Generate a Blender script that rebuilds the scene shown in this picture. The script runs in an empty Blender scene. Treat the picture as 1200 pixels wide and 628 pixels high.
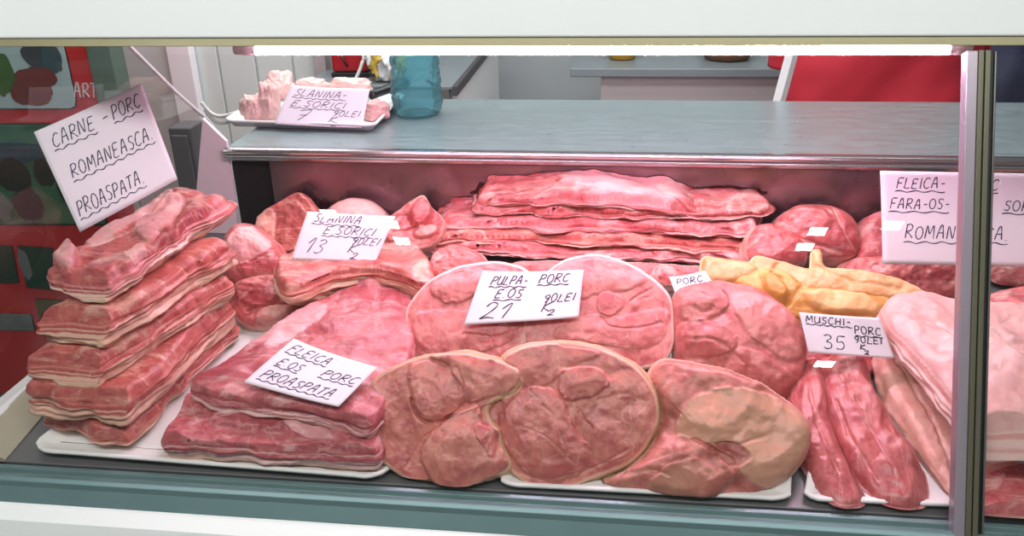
import bpy, bmesh, math, random
import numpy as np
from mathutils import Vector, Matrix
rng = np.random.default_rng(7); random.seed(7)
SC = bpy.context.scene; COL = SC.collection

# ------------------------------------------------------------------ camera
F = 990.0
_p, _y, _r = np.radians([24.2, 7.2, 1.3])
FW = np.array([-np.sin(_y)*np.cos(_p), np.cos(_y)*np.cos(_p), -np.sin(_p)])
RT = np.array([np.cos(_y), np.sin(_y), 0.0]); UP = np.cross(RT, FW)
RT, UP = np.cos(_r)*RT - np.sin(_r)*UP, np.sin(_r)*RT + np.cos(_r)*UP
CAM = np.array([0.0, -1.08, 0.79])
cd = bpy.data.cameras.new('camera'); cam = bpy.data.objects.new('camera', cd); COL.objects.link(cam)
cd.sensor_width = 36.0; cd.lens = 36.0*F/1200.0; cd.clip_start = 0.02
cam.matrix_world = Matrix(((RT[0], UP[0], -FW[0], CAM[0]), (RT[1], UP[1], -FW[1], CAM[1]), (RT[2], UP[2], -FW[2], CAM[2]), (0, 0, 0, 1)))
SC.camera = cam

def ray(u, v): return FW + RT*(u-600)/F - UP*(v-314)/F
def hit(u, v, n, d):
    n = np.asarray(n, float); k = ray(u, v); return CAM + k*((d - n@CAM)/(n@k))
def atY(u, v, y): return hit(u, v, (0, 1, 0), y)
def atZ(u, v, z): return hit(u, v, (0, 0, 1), z)
SL = 0.14                                   # the display deck rises towards the back
def deck(y): return max(0.0, SL*(y+0.1))
def atD(u, v, h): return hit(u, v, (0, -SL, 1), SL*0.1 + h)
NRM = lambda v: np.asarray(v, float)/np.linalg.norm(v)

# ------------------------------------------------------------------ noise (value noise, vectorised)
def _h(i, j, k, s):
    n = (i*374761393 + j*668265263 + k*2147483647 + s*974634777) & 0xFFFFFFFF
    n = ((n ^ (n >> 13))*1274126177) & 0xFFFFFFFF
    return ((n ^ (n >> 16)) & 0xFFFF)/65535.0
def vnoise(P, seed=0):
    P = np.asarray(P, float); I = np.floor(P).astype(np.int64); f = P - I; f = f*f*(3-2*f)
    out = 0
    for a in (0, 1):
        for b in (0, 1):
            for c in (0, 1):
                w = (f[:, 0] if a else 1-f[:, 0])*(f[:, 1] if b else 1-f[:, 1])*(f[:, 2] if c else 1-f[:, 2])
                out = out + w*_h(I[:, 0]+a, I[:, 1]+b, I[:, 2]+c, seed)
    return out*2-1
def fbm(P, seed=0, o=3):
    r = 0; a = 1.0
    for q in range(o): r = r + a*vnoise(np.asarray(P)*2.03**q + 17.3*q, seed+q); a *= .5
    return r

# ------------------------------------------------------------------ materials
def lin(c):
    return tuple(((x/255)/12.92 if x/255 <= .04045 else ((x/255+.055)/1.055)**2.4) for x in c)+(1.0,)
class NT:
    def __init__(s, name):
        s.m = bpy.data.materials.new(name); s.m.use_nodes = True; s.t = s.m.node_tree; s.t.nodes.clear()
        s.out = s.t.nodes.new('ShaderNodeOutputMaterial')
    def n(s, ty, **kw):
        x = s.t.nodes.new(ty)
        for k, v in kw.items():
            if k.startswith('i_'):
                key = k[2:].replace('_', ' ')
                s.set(x, key, v)
            else: setattr(x, k, v)
        return x
    def set(s, x, key, v):
        i = x.inputs[int(key)] if str(key).isdigit() else x.inputs[key]
        if isinstance(v, bpy.types.NodeSocket): s.t.links.new(v, i)
        else: i.default_value = v
    def L(s, a, b): s.t.links.new(a, b)
    def coord(s): return s.n('ShaderNodeTexCoord').outputs['Object']
    def map(s, v, sc=(1, 1, 1), rot=(0, 0, 0)): return s.n('ShaderNodeMapping', i_Vector=v, i_Scale=sc, i_Rotation=rot).outputs[0]
    def noise(s, v, scale, detail=4, rough=.55, dist=0):
        return s.n('ShaderNodeTexNoise', i_Vector=v, i_Scale=scale, i_Detail=detail, i_Roughness=rough, i_Distortion=dist)
    def ramp(s, f, stops, interp='LINEAR'):
        r = s.n('ShaderNodeValToRGB'); s.L(f, r.inputs[0]); e = r.color_ramp; e.interpolation = interp
        while len(e.elements) < len(stops): e.elements.new(.5)
        for el, (p, c) in zip(e.elements, stops): el.position = p; el.color = c if len(c) == 4 else (*c, 1)
        return r.outputs[0]
    def rng(s, f, a, b, c=0.0, d=1.0):
        r = s.n('ShaderNodeMapRange', interpolation_type='SMOOTHSTEP'); s.L(f, r.inputs[0])
        for i, q in zip((1, 2, 3, 4), (a, b, c, d)): r.inputs[i].default_value = q
        return r.outputs[0]
    def math(s, op, a, b=0.0, clamp=False):
        m = s.n('ShaderNodeMath', operation=op, use_clamp=clamp); s.set(m, '0', a); s.set(m, '1', b); return m.outputs[0]
    def mix(s, f, a, b):
        m = s.n('ShaderNodeMix', data_type='RGBA'); s.set(m, '0', f)
        for i, q in ((6, a), (7, b)):
            if isinstance(q, bpy.types.NodeSocket): s.L(q, m.inputs[i])
            else: m.inputs[i].default_value = q
        return m.outputs[2]
    def bump(s, h, st=.3, d=.002): return s.n('ShaderNodeBump', i_Height=h, i_Strength=st, i_Distance=d).outputs[0]
    def bsdf(s, **kw):
        b = s.n('ShaderNodeBsdfPrincipled')
        for k, v in kw.items(): s.set(b, k.replace('_', ' '), v)
        s.L(b.outputs[0], s.out.inputs[0]); return b
    def attr(s):
        a = s.n('ShaderNodeAttribute', attribute_name='A'); q = s.n('ShaderNodeSeparateColor'); s.L(a.outputs['Color'], q.inputs[0])
        return q.outputs[0], q.outputs[1], q.outputs[2], a.outputs['Alpha']

def plain(name, c, rough=.5, metal=0.0, var=.08, vs=20, bump=0, **kw):
    t = NT(name); o = t.coord(); f = t.noise(o, vs).outputs[0]
    a = tuple(x*(1-var) for x in lin(c)[:3])+(1,); b = tuple(min(1, x*(1+var)) for x in lin(c)[:3])+(1,)
    k = dict(Base_Color=t.mix(f, a, b), Roughness=rough, Metallic=metal); k.update(kw)
    if bump: k['Normal'] = t.bump(t.noise(o, vs*8).outputs[0], bump, .001)
    t.bsdf(**k); return t.m

def meat(name, lean, dark, pale, fat, rind, streak=0.0, face_fat=0.45, rimw=.012, layers=None, veins=.35, rough=.36, streak_axis=0, patch=16):
    """raw pork: A.r distance from the rim, A.g depth through the cut, A.b tone of the muscle, A.a seams"""
    t = NT(name); o = t.coord(); rim, lay, tone, seam = t.attr()
    lean, dark, pale, fat, rind = [lin(c) for c in (lean, dark, pale, fat, rind)]
    n1 = t.noise(o, 34, 5, .6, .6).outputs[0]; n2 = t.noise(o, 110, 4, .6).outputs[0]; n3 = t.noise(o, patch, 5, .62, 1.2).outputs[0]
    col = t.mix(t.rng(n1, .35, .68), lean, dark)
    col = t.mix(t.math('MULTIPLY', t.rng(n2, .5, .75), .35), col, pale)
    col = t.mix(t.math('MULTIPLY', t.rng(tone, .5, 1.0), 1.0), col, pale)
    col = t.mix(t.rng(tone, .5, .0), col, dark)
    # connective tissue
    w = t.n('ShaderNodeVectorMath', operation='MULTIPLY_ADD'); t.L(t.noise(o, 22, 3).outputs['Color'], w.inputs[0]); w.inputs[1].default_value = (.035,)*3; t.L(o, w.inputs[2])
    vo = t.n('ShaderNodeTexVoronoi', feature='DISTANCE_TO_EDGE', i_Vector=w.outputs[0], i_Scale=26.0)
    ve = t.math('MULTIPLY', t.rng(vo.outputs[0], .045, .0), t.rng(n3, .42, .62))
    col = t.mix(t.math('MULTIPLY', ve, veins), col, fat)
    if streak:
        sc = (5, 46, 5) if streak_axis == 0 else (46, 5, 5)
        st = t.noise(t.map(o, sc), 1.6, 6, .65, 1.4).outputs[0]
        col = t.mix(t.math('MULTIPLY', t.rng(st, .5, .66), streak), col, fat)
    fp = t.math('MULTIPLY', t.rng(n3, .66-face_fat*.35, .78-face_fat*.35), min(1, face_fat*1.6))
    col = t.mix(fp, col, fat)
    wob = t.math('MULTIPLY_ADD', n1, .5)
    # rim of fat then skin
    rr = t.math('ADD', rim, t.math('MULTIPLY', t.math('SUBTRACT', n3, .5), rimw*14))
    if rimw:
        col = t.mix(t.rng(rr, rimw*20, rimw*9), col, fat)
        col = t.mix(t.rng(t.math('ADD', rim, t.math('MULTIPLY', t.math('SUBTRACT', n1, .5), rimw*8)), rimw*11, rimw*6), col, rind)
    col = t.mix(t.math('MULTIPLY', seam, .8, True), col, fat)
    # side
    lw = t.math('ADD', lay, t.math('MULTIPLY', t.math('SUBTRACT', t.noise(t.map(o, (9, 9, 22)), 1.7, 4, .6, .5).outputs[0], .5), .42))
    if layers:
        C = {'l': lean, 'd': dark, 'p': pale, 'f': fat, 'r': rind}
        stops = [(q, C[c]) for q, c in layers]
        side = t.ramp(lw, stops)
        side = t.mix(t.math('MULTIPLY', t.rng(n2, .52, .8), .3), side, fat)
        side = t.mix(t.math('MULTIPLY', ve, .5), side, fat)
    else:
        side = t.mix(t.rng(n1, .4, .7), rind, fat)
    col = t.mix(t.rng(t.math('ADD', lay, t.math('MULTIPLY', t.math('SUBTRACT', n1, .5), .1)), .03, .16), col, side)
    b1 = t.bump(n2, .35, .0022); fine = t.noise(o, 420, 3).outputs[0]
    nn = t.n('ShaderNodeBump', i_Height=fine, i_Strength=.30, i_Distance=.0010, i_Normal=b1).outputs[0]
    ro = t.math('ADD', t.math('MULTIPLY', n2, .3), rough-.12)
    t.bsdf(Base_Color=col, Roughness=ro, Normal=nn, Specular_IOR_Level=.5, Coat_Weight=.22, Coat_Roughness=.18, Coat_Normal=nn, Subsurface_Weight=.12, Subsurface_Radius=(1.0, .35, .25), Subsurface_Scale=.006)
    return t.m
# ------------------------------------------------------------------ mesh helpers
def link(name, me, mat=None, parent=None, smooth=True):
    o = bpy.data.objects.new(name, me); COL.objects.link(o)
    if mat: me.materials.append(mat)
    if parent: o.parent = parent
    if smooth and len(me.polygons): me.polygons.foreach_set('use_smooth', [True]*len(me.polygons))
    return o
def empty(name, label, cat, loc=(0, 0, 0), group=None, M=None):
    o = bpy.data.objects.new(name, None); COL.objects.link(o); o.empty_display_size = .03
    if M is not None: o.matrix_world = M
    else: o.location = loc
    o['label'] = label; o['category'] = cat
    if group: o['group'] = group
    return o
def tag(o, label, cat, group=None, kind=None):
    if label: o['label'] = label
    if cat: o['category'] = cat
    if group: o['group'] = group
    if kind: o['kind'] = kind
    return o
def bm_obj(name, bm, mat, parent=None, smooth=False, bevel=0, seg=2):
    bmesh.ops.recalc_face_normals(bm, faces=bm.faces)
    me = bpy.data.meshes.new(name); bm.to_mesh(me); bm.free()
    o = link(name, me, mat, parent, smooth)
    if bevel:
        m = o.modifiers.new('bevel', 'BEVEL'); m.width = bevel; m.segments = seg; m.limit_method = 'ANGLE'; m.angle_limit = .6
    return o
def add_box(bm, lo, hi):
    vs = [bm.verts.new((x, y, z)) for x in (lo[0], hi[0]) for y in (lo[1], hi[1]) for z in (lo[2], hi[2])]
    for f in ((0, 1, 3, 2), (4, 6, 7, 5), (0, 4, 5, 1), (2, 3, 7, 6), (0, 2, 6, 4), (1, 5, 7, 3)): bm.faces.new([vs[i] for i in f])
def box(name, lo, hi, mat, parent=None, bevel=.002):
    bm = bmesh.new(); add_box(bm, lo, hi); return bm_obj(name, bm, mat, parent, False, bevel)
def add_prism(bm, poly, axis, a, b):
    """closed 2D polygon extruded along an axis (x: poly is (y,z); y: poly is (x,z); z: poly is (x,y))"""
    def mk(p, q): return {'x': (q, p[0], p[1]), 'y': (p[0], q, p[1]), 'z': (p[0], p[1], q)}[axis]
    A = [bm.verts.new(mk(p, a)) for p in poly]; B = [bm.verts.new(mk(p, b)) for p in poly]
    bm.faces.new(A); bm.faces.new(B[::-1]); n = len(poly)
    for i in range(n): bm.faces.new((A[i], A[(i+1) % n], B[(i+1) % n], B[i]))
def prism(name, poly, axis, a, b, mat, parent=None, bevel=.0015, seg=2):
    bm = bmesh.new(); add_prism(bm, poly, axis, a, b); return bm_obj(name, bm, mat, parent, False, bevel, seg)
def add_tube(bm, pts, r, sides=10, rr=None, cap=True):
    pts = [Vector(p) for p in pts]; rings = []; up = Vector((0, 0, 1)); n = len(pts)
    for i, p in enumerate(pts):
        d = (pts[min(i+1, n-1)] - pts[max(i-1, 0)]).normalized()
        u = up if abs(d.dot(up)) < .95 else Vector((1, 0, 0))
        a = d.cross(u).normalized(); b = a.cross(d)
        q = rr[i] if rr else r
        rings.append([bm.verts.new(p + (a*math.cos(2*math.pi*k/sides) + b*math.sin(2*math.pi*k/sides))*q) for k in range(sides)])
    for A, B in zip(rings, rings[1:]):
        for k in range(sides): bm.faces.new((A[k], A[(k+1) % sides], B[(k+1) % sides], B[k]))
    if cap: bm.faces.new(rings[0][::-1]); bm.faces.new(rings[-1])
def tube(name, pts, r, mat, parent=None, sides=12, rr=None):
    bm = bmesh.new(); add_tube(bm, pts, r, sides, rr); return bm_obj(name, bm, mat, parent, True)
def add_lathe(bm, prof, c, seg=40, wob=None):
    rings = []
    for r, z in prof:
        rings.append([bm.verts.new((c[0]+(r+(wob(k/seg, z) if wob else 0))*math.cos(2*math.pi*k/seg), c[1]+(r+(wob(k/seg, z) if wob else 0))*math.sin(2*math.pi*k/seg), c[2]+z)) for k in range(seg)])
    for A, B in zip(rings, rings[1:]):
        for k in range(seg): bm.faces.new((A[k], A[(k+1) % seg], B[(k+1) % seg], B[k]))
    bm.faces.new(rings[0][::-1]); bm.faces.new(rings[-1])

def catmull(P, m=14, closed=True):
    P = np.asarray(P, float); n = len(P); out = []
    for i in range(n if closed else n-1):
        if closed: p0, p1, p2, p3 = P[i-1], P[i], P[(i+1) % n], P[(i+2) % n]
        else: p0, p1, p2, p3 = P[max(i-1, 0)], P[i], P[i+1], P[min(i+2, n-1)]
        for k in range(m):
            t = k/m
            out.append(.5*((2*p1)+(-p0+p2)*t+(2*p0-5*p1+4*p2-p3)*t*t+(-p0+3*p1-3*p2+p3)*t**3))
    return np.array(out)
def resample(P, N):
    Q = np.vstack([P, P[:1]]); s = np.r_[0, np.cumsum(np.linalg.norm(np.diff(Q, axis=0), axis=1))]
    t = np.linspace(0, s[-1], N, endpoint=False)
    return np.c_[np.interp(t, s, Q[:, 0]), np.interp(t, s, Q[:, 1])]
def segdist(P, L):
    d = np.full(len(P), 9.0)
    for a, b in zip(L, L[1:]):
        ab = b-a; t = np.clip(((P-a)@ab)/max(ab@ab, 1e-12), 0, 1); d = np.minimum(d, np.linalg.norm(P-(a+t[:, None]*ab), axis=1))
    return d

def plane_of(spec):
    """('D', h): parallel to the sloping deck, h above it.  ('T', u, v, y, alpha, beta): tilted, through that point"""
    if spec[0] == 'D':
        n = NRM((0, -SL, 1)); return n, n@np.array([0, -.1, spec[1]])
    if spec[0] == 'N': n = NRM(spec[1]); return n, n@np.array(spec[2])
    u, v, y, al = spec[1:5]; be = spec[5] if len(spec) > 5 else 0
    a, b = math.radians(al), math.radians(be)
    n = np.array([math.sin(b)*math.cos(a), -math.cos(b)*math.cos(a), math.sin(a)])
    return n, n@atY(u, v, y)
def frame(n):
    e1 = NRM(np.array([1.0, 0, 0]) - n*n[0]); return e1, np.cross(n, e1)

SEED = [0]
def chunk(name, label, cat, px, spec, T, mats, er=.012, dome=0.0, lump=.004, lf=22, seams=(), blobs=(), patches=(), bend=(0, 0, 0, 0), bulge=.004,
          N=220, K=40, R=20, group=None, center=None, split=None, meat_name='meat', rind_name='rind', up=False, layer_disp=.0, taper=1.0, sharp=False, wob=.0022, world=None, shift=0, floor_h=.0085):
    SEED[0] += 31; sd = SEED[0]
    n, d = plane_of(spec); e1, e2 = frame(n)
    P3 = np.array(world) if world is not None else np.array([hit(u, v, n, d) for u, v in px])
    O = P3.mean(0)
    if up: O = O + n*T; d = d + T
    to2 = lambda P: np.c_[(P-O)@e1, (P-O)@e2]
    px2 = lambda L: to2(np.array([hit(u, v, n, d) for u, v in L]))
    poly = to2(P3)
    if sharp:                                           # cut corners stay crisp
        q = []
        for i in range(len(poly)):
            a, b, c = poly[i-1], poly[i], poly[(i+1) % len(poly)]; q += [b+(a-b)*.07, b+(c-b)*.07]
        poly = np.array(q)
    ol = resample(catmull(poly), N)
    if np.sum(ol[:, 0]*np.roll(ol[:, 1], -1)-ol[:, 1]*np.roll(ol[:, 0], -1)) < 0: ol = ol[::-1]
    tg = np.roll(ol, -1, 0)-np.roll(ol, 1, 0); tg /= np.linalg.norm(tg, axis=1)[:, None]+1e-9
    on = np.c_[tg[:, 1], -tg[:, 0]]
    kk = np.arange(N)
    wv = wob*fbm(np.c_[ol*28, np.full(N, sd*.37)], sd, 3); ol = ol + on*wv[:, None]
    c = px2([center])[0] if center else ol.mean(0)
    V = []; A = []; rows = []
    S = np.abs(ol).max(0)+1e-6
    def bendz(p): return bend[0]*(p[:, 0]/S[0])**2+bend[1]*(p[:, 1]/S[1])**2+bend[2]*p[:, 0]/S[0]+bend[3]*p[:, 1]/S[1]
    rho = np.linspace(0, 1, K+1)[1:]**.85
    face = np.concatenate([c+r*(ol-c) for r in rho])
    dist = np.min(np.linalg.norm(face[:, None, :]-ol[None, ::2, :], axis=2), axis=1); dist[-N:] = 0
    rr = np.repeat(rho, N)
    face = np.vstack([c[None], face]); dist = np.r_[dist[:N].min(), dist]; rr = np.r_[0, rr]
    q = np.minimum(dist, er); z = -er+np.sqrt(np.maximum(er**2-(er-q)**2, 0)) + dome*(1-rr**2)
    tone = np.full(len(face), .5) + .10*fbm(np.c_[face*30, np.full(len(face), sd)], sd+5, 3)
    seam = np.zeros(len(face)); inn = np.clip(dist/.004, 0, 1)
    for b in blobs:
        (u, v, ru, rv, rot, hgt, tn) = b; cr, sr = math.cos(math.radians(rot)), math.sin(math.radians(rot))
        C0 = px2([(u, v), (u+ru*cr, v+ru*sr), (u-rv*sr, v+rv*cr)]); Mx = np.c_[C0[1]-C0[0], C0[2]-C0[0]]
        w = np.linalg.norm((face-C0[0])@np.linalg.inv(Mx).T, axis=1) + .14*fbm(np.c_[face*45, np.full(len(face), sd+u)], sd+9, 2)
        k = np.clip((1.12-w)/.4, 0, 1); k = k*k*(3-2*k)
        z += hgt*k*inn; tone = tone*(1-k)+tn*k
    for (L, ed, hgt, tn) in patches:                       # muscles and flaps with a crisp border
        Q = catmull(px2(L), 8); dd = segdist(face, np.vstack([Q, Q[:1]])); x, y = face[:, 0], face[:, 1]; ins = np.zeros(len(face), bool)
        for (x1, y1), (x2, y2) in zip(Q, np.roll(Q, -1, 0)):
            ins ^= ((y1 > y) != (y2 > y)) & (x < (x2-x1)*(y-y1)/(y2-y1+1e-12)+x1)
        sg = np.where(ins, dd, -dd) + .0016*fbm(np.c_[face*70, np.full(len(face), sd)], sd+11, 3)
        k = np.clip(sg/ed+.5, 0, 1); k = k*k*(3-2*k)
        z += hgt*k*inn*np.where(ins, np.clip(.55+dd/.05, 0, 1), 1); tone = tone*(1-k)+(tn+.08*fbm(np.c_[face*24, np.full(len(face), sd)], sd+6, 3))*k
        seam = np.maximum(seam, .2*np.exp(-(sg/.0016)**2))
    for s in seams:
        L, w, dep = s[0], s[1], s[2]; fa = s[3] if len(s) > 3 else .6
        dd = segdist(face, catmull(px2(L), 8, False) if len(L) > 2 else px2(L)) ; dd = np.abs(dd + .0018*fbm(np.c_[face*90, np.full(len(face), sd)], sd+3, 2))
        g = np.exp(-(dd/w)**2); z -= dep*g*inn; seam = np.maximum(seam, fa*np.exp(-(dd/(w*.55))**2))
    z += (lump*fbm(np.c_[face*lf, np.full(len(face), sd*.7)], sd+1, 4))*np.clip(dist/.006, .25, 1)
    V.append(np.c_[face, z+bendz(face)]); A.append(np.c_[np.clip(dist*20, 0, 1), np.zeros(len(face)), tone, seam])
    zr = V[0][-N:, 2]-bendz(ol)
    rows.append(1+np.arange((K-1)*N, K*N))
    base = len(face)
    for j in range(1, R+1):                              # side wall
        l = j/R; ft = 1-(1-taper)*l
        zz = zr*(1-l)+(-(T-er*.6))*l
        p = c+(ol-c)*ft
        bul = bulge*math.sin(math.pi*l)
        dsp = lump*.7*fbm(np.c_[ol*lf*1.4, np.full(N, l*T*lf*1.4+sd)], sd+2, 3) + layer_disp*fbm(np.c_[ol*9, np.full(N, l*5.5+sd)], sd+4, 3)
        p = p+on*(bul+dsp*min(1, l*3)*(1 if j < R else .5))[:, None]
        V.append(np.c_[p, zz+bendz(ol)]); A.append(np.c_[np.zeros(N), np.full(N, max(l, .03)), np.full(N, .5), np.zeros(N)])
        rows.append(base+np.arange(N)); base += N
    for ft in (.9, .55):                                 # underside
        p = c+(ol-c)*ft*taper; V.append(np.c_[p, np.full(N, -T)+bendz(p)]); A.append(np.c_[np.zeros(N), np.ones(N), np.full(N, .5), np.zeros(N)])
        rows.append(base+np.arange(N)); base += N
    p = c[None]; V.append(np.c_[p, np.full(1, -T)+bendz(p)]); A.append(np.array([[0, 1, .5, 0.]])); last = base
    V = np.vstack(V); A = np.vstack(A)
    W = O+V[:, :1]*e1+V[:, 1:2]*e2+V[:, 2:]*n             # soft meat settles on the deck and against the rear panel
    W[:, 2] = np.maximum(W[:, 2], np.maximum(0, SL*(W[:, 1]+.1))+floor_h)
    W[:, 1] = np.minimum(W[:, 1], .596)
    W[:, 1] = np.maximum(W[:, 1], GB[0]+.012+(W[:, 2]-GB[1])*.456)
    V = np.c_[(W-O)@e1, (W-O)@e2, (W-O)@n]
    fs = []; sel = []
    nx = np.roll(kk, -1)
    for i in kk: fs.append((0, 1+i, 1+nx[i])); sel.append(0)
    for k in range(K-1):
        a, b = 1+k*N, 1+(k+1)*N
        for i in kk: fs.append((a+i, b+i, b+nx[i], a+nx[i])); sel.append(0)
    for q, (a, b) in enumerate(zip(rows, rows[1:])):
        sq = (q+.5)/R if q < R else 1.1
        rd = split is not None and sq >= split
        for i in kk: fs.append((a[i], b[i], b[nx[i]], a[nx[i]])); sel.append(1 if rd else 0)
    for i in kk: fs.append((rows[-1][i], last, rows[-1][nx[i]])); sel.append(1 if split is not None else 0)
    sel = np.array(sel)
    M = Matrix(((e1[0], e2[0], n[0], O[0]), (e1[1], e2[1], n[1], O[1]), (e1[2], e2[2], n[2], O[2]), (0, 0, 0, 1)))
    if shift: M = Matrix.Translation(Vector(shift)) @ M
    def mk(nm, ids, mat, par):
        used = np.unique(np.concatenate([np.array(fs[i]) for i in ids])); mp = -np.ones(len(V), int); mp[used] = np.arange(len(used))
        me = bpy.data.meshes.new(nm); me.from_pydata(V[used].tolist(), [], [[int(mp[x]) for x in fs[i]] for i in ids]); me.update()
        at = me.color_attributes.new('A', 'FLOAT_COLOR', 'POINT'); at.data.foreach_set('color', A[used].astype(np.float32).ravel())
        return link(nm, me, mat, par)
    if split is None:
        o = mk(name, range(len(fs)), mats[0], None); o.matrix_world = M
        return tag(o, label, cat, group)
    root = empty(name, label, cat, group=group, M=M)
    mk(meat_name, np.nonzero(sel == 0)[0], mats[0], root)
    mk(rind_name, np.nonzero(sel == 1)[0], mats[-1], root)
    return root

def slab(name, label, pxs, h, T, mats, depth=None, **kw):
    """a cut lying flat: the near bottom edge runs from pixel A to pixel B; C is the third corner (or a depth in metres)"""
    n, d = plane_of(('D', h)); A, B = [hit(*p, n, d) for p in pxs[:2]]
    if len(pxs) > 2: Cc = hit(*pxs[2], n, d)
    else:
        e1, e2 = frame(n); Cc = B + NRM(np.cross(n, NRM(B-A)))*depth
    D = A+Cc-B
    ws = []
    for a, b in ((A, B), (B, Cc), (Cc, D), (D, A)):
        m = max(2, int(np.linalg.norm(b-a)/.05))
        for i in range(m):
            t = (i+.0)/m
            if i == 0: ws += [a+(b-a)*.05]
            else: ws.append(a+(b-a)*t)
        ws.append(a+(b-a)*.95)
    return chunk(name, label, 'meat', None, ('D', h), T, mats, up=True, world=ws, **kw)
# ------------------------------------------------------------------ handwriting
def arc(cx, cy, rx, ry, a, b, n=9): return [(cx+rx*math.cos(math.radians(a+(b-a)*i/n)), cy+ry*math.sin(math.radians(a+(b-a)*i/n))) for i in range(n+1)]
G = {
 'A': (.7, [[(0, 0), (.12, .5), (.3, .98), (.42, 1), (.5, .6), (.56, 0)], [(.08, .42), (.56, .44)]]),
 'C': (.62, [[(.58, .86), (.44, 1), (.22, .9), (.06, .6), (.03, .3), (.14, .06), (.34, 0), (.56, .14)]]),
 'E': (.6, [[(.56, .98), (.1, .96), (.05, .5), (0, .02), (.5, 0)], [(.05, .5), (.42, .53)]]),
 'F': (.6, [[(.62, 1), (.14, .97), (.06, .5), (0, 0)], [(.06, .5), (.46, .52)]]),
 'G': (.62, [[(.58, .86), (.4, 1), (.14, .8), (.03, .35), (.2, 0), (.5, .1), (.54, .42), (.32, .42)]]),
 'H': (.66, [[(.1, 1), (0, 0)], [(.6, 1), (.5, 0)], [(.04, .48), (.56, .54)]]),
 'I': (.22, [[(.14, 1), (.06, 0)]]),
 'i': (.24, [[(.12, .62), (.06, 0)], [(.15, .86), (.16, .92)]]),
 'K': (.58, [[(.1, 1), (0, 0)], [(.56, .96), (.06, .46), (.52, 0)]]),
 'L': (.56, [[(.12, 1), (.04, .3), (0, .02), (.5, 0)]]),
 'M': (.82, [[(0, 0), (.14, 1), (.36, .36), (.66, 1), (.72, 0)]]),
 'N': (.7, [[(0, 0), (.1, 1), (.48, .04), (.6, 1)]]),
 'O': (.68, [arc(.32, .5, .3, .5, 100, 470, 16)]),
 'P': (.58, [[(.08, 1), (0, 0)], [(.02, .92), (.34, 1.02), (.54, .84), (.44, .56), (.06, .44)]]),
 'R': (.64, [[(.08, 1), (0, 0)], [(.02, .92), (.36, 1.02), (.54, .82), (.4, .56), (.06, .48), (.3, .32), (.58, .02)]]),
 'S': (.56, [[(.54, .9), (.36, 1), (.12, .88), (.14, .64), (.4, .46), (.46, .2), (.28, .01), (0, .1)]]),
 'T': (.62, [[(.0, .96), (.62, 1)], [(.32, .98), (.22, 0)]]),
 'U': (.64, [[(.06, 1), (.0, .4), (.1, .04), (.34, .02), (.52, .3), (.6, 1)], [(.6, 1), (.56, 0)]]),
 '-': (.5, [[(.08, .46), (.42, .5)]]),
 '.': (.2, [[(.04, .0), (.08, .05)]]),
 ',': (.2, [[(.08, .05), (.0, -.14)]]),
 ' ': (.42, []),
 '/': (.4, [[(.36, 1), (.0, 0)]]),
 '0': (.6, [arc(.28, .5, .26, .5, 100, 465, 14)]),
 '1': (.42, [[(.0, .62), (.34, 1), (.2, 0)]]),
 '2': (.64, [[(.04, .76), (.2, 1), (.46, .94), (.46, .66), (.2, .26), (.0, .02), (.3, .1), (.62, .02)]]),
 '3': (.6, [[(.06, .92), (.34, 1.02), (.5, .8), (.2, .54), (.46, .4), (.44, .1), (.16, 0), (0, .12)]]),
 '5': (.6, [[(.6, 1), (.18, .98), (.1, .56), (.4, .58), (.48, .26), (.3, .02), (0, .06)]]),
 '7': (.6, [[(.0, .92), (.58, 1), (.2, 0)], [(.12, .5), (.5, .54)]]),
 '9': (.56, [[(.5, .9), (.24, 1), (.04, .76), (.2, .54), (.46, .68), (.5, .9), (.42, .4), (.18, 0)]]),
}
def strokes(text, x, y, h, sl=.16, gap=.16, wid=1.0, rise=0.0, w_total=None):
    """polylines of one written word; x, y, h in card units (0..1 across the width)"""
    out = []; cx = 0.0; r = random.Random(text+str(x))
    for ch in text:
        w, ls = G[ch]; j = r.uniform(-.05, .05); sc = r.uniform(.92, 1.06)
        for l in ls:
            P = [(cx+px*wid+py*sl, (py*sc+j)) for px, py in l]
            if len(P) > 2: P = [tuple(q) for q in catmull(P, 5, False)]+[P[-1]]
            out.append(P)
        cx += (w+gap)*wid
    k = 1.0 if w_total is None else w_total/(cx*h)
    return [[(x+px*h*k, y+py*h+rise*px*h*k) for px, py in P] for P in out], cx*h*k
def wave(x, y, w, amp=.012, n=4, rise=0.0):
    return [[(x+w*i/(n*8), y+amp*math.sin(i/8*2*math.pi)*(1-.3*math.sin(i))+rise*w*i/(n*8)) for i in range(n*8+1)]]

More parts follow.
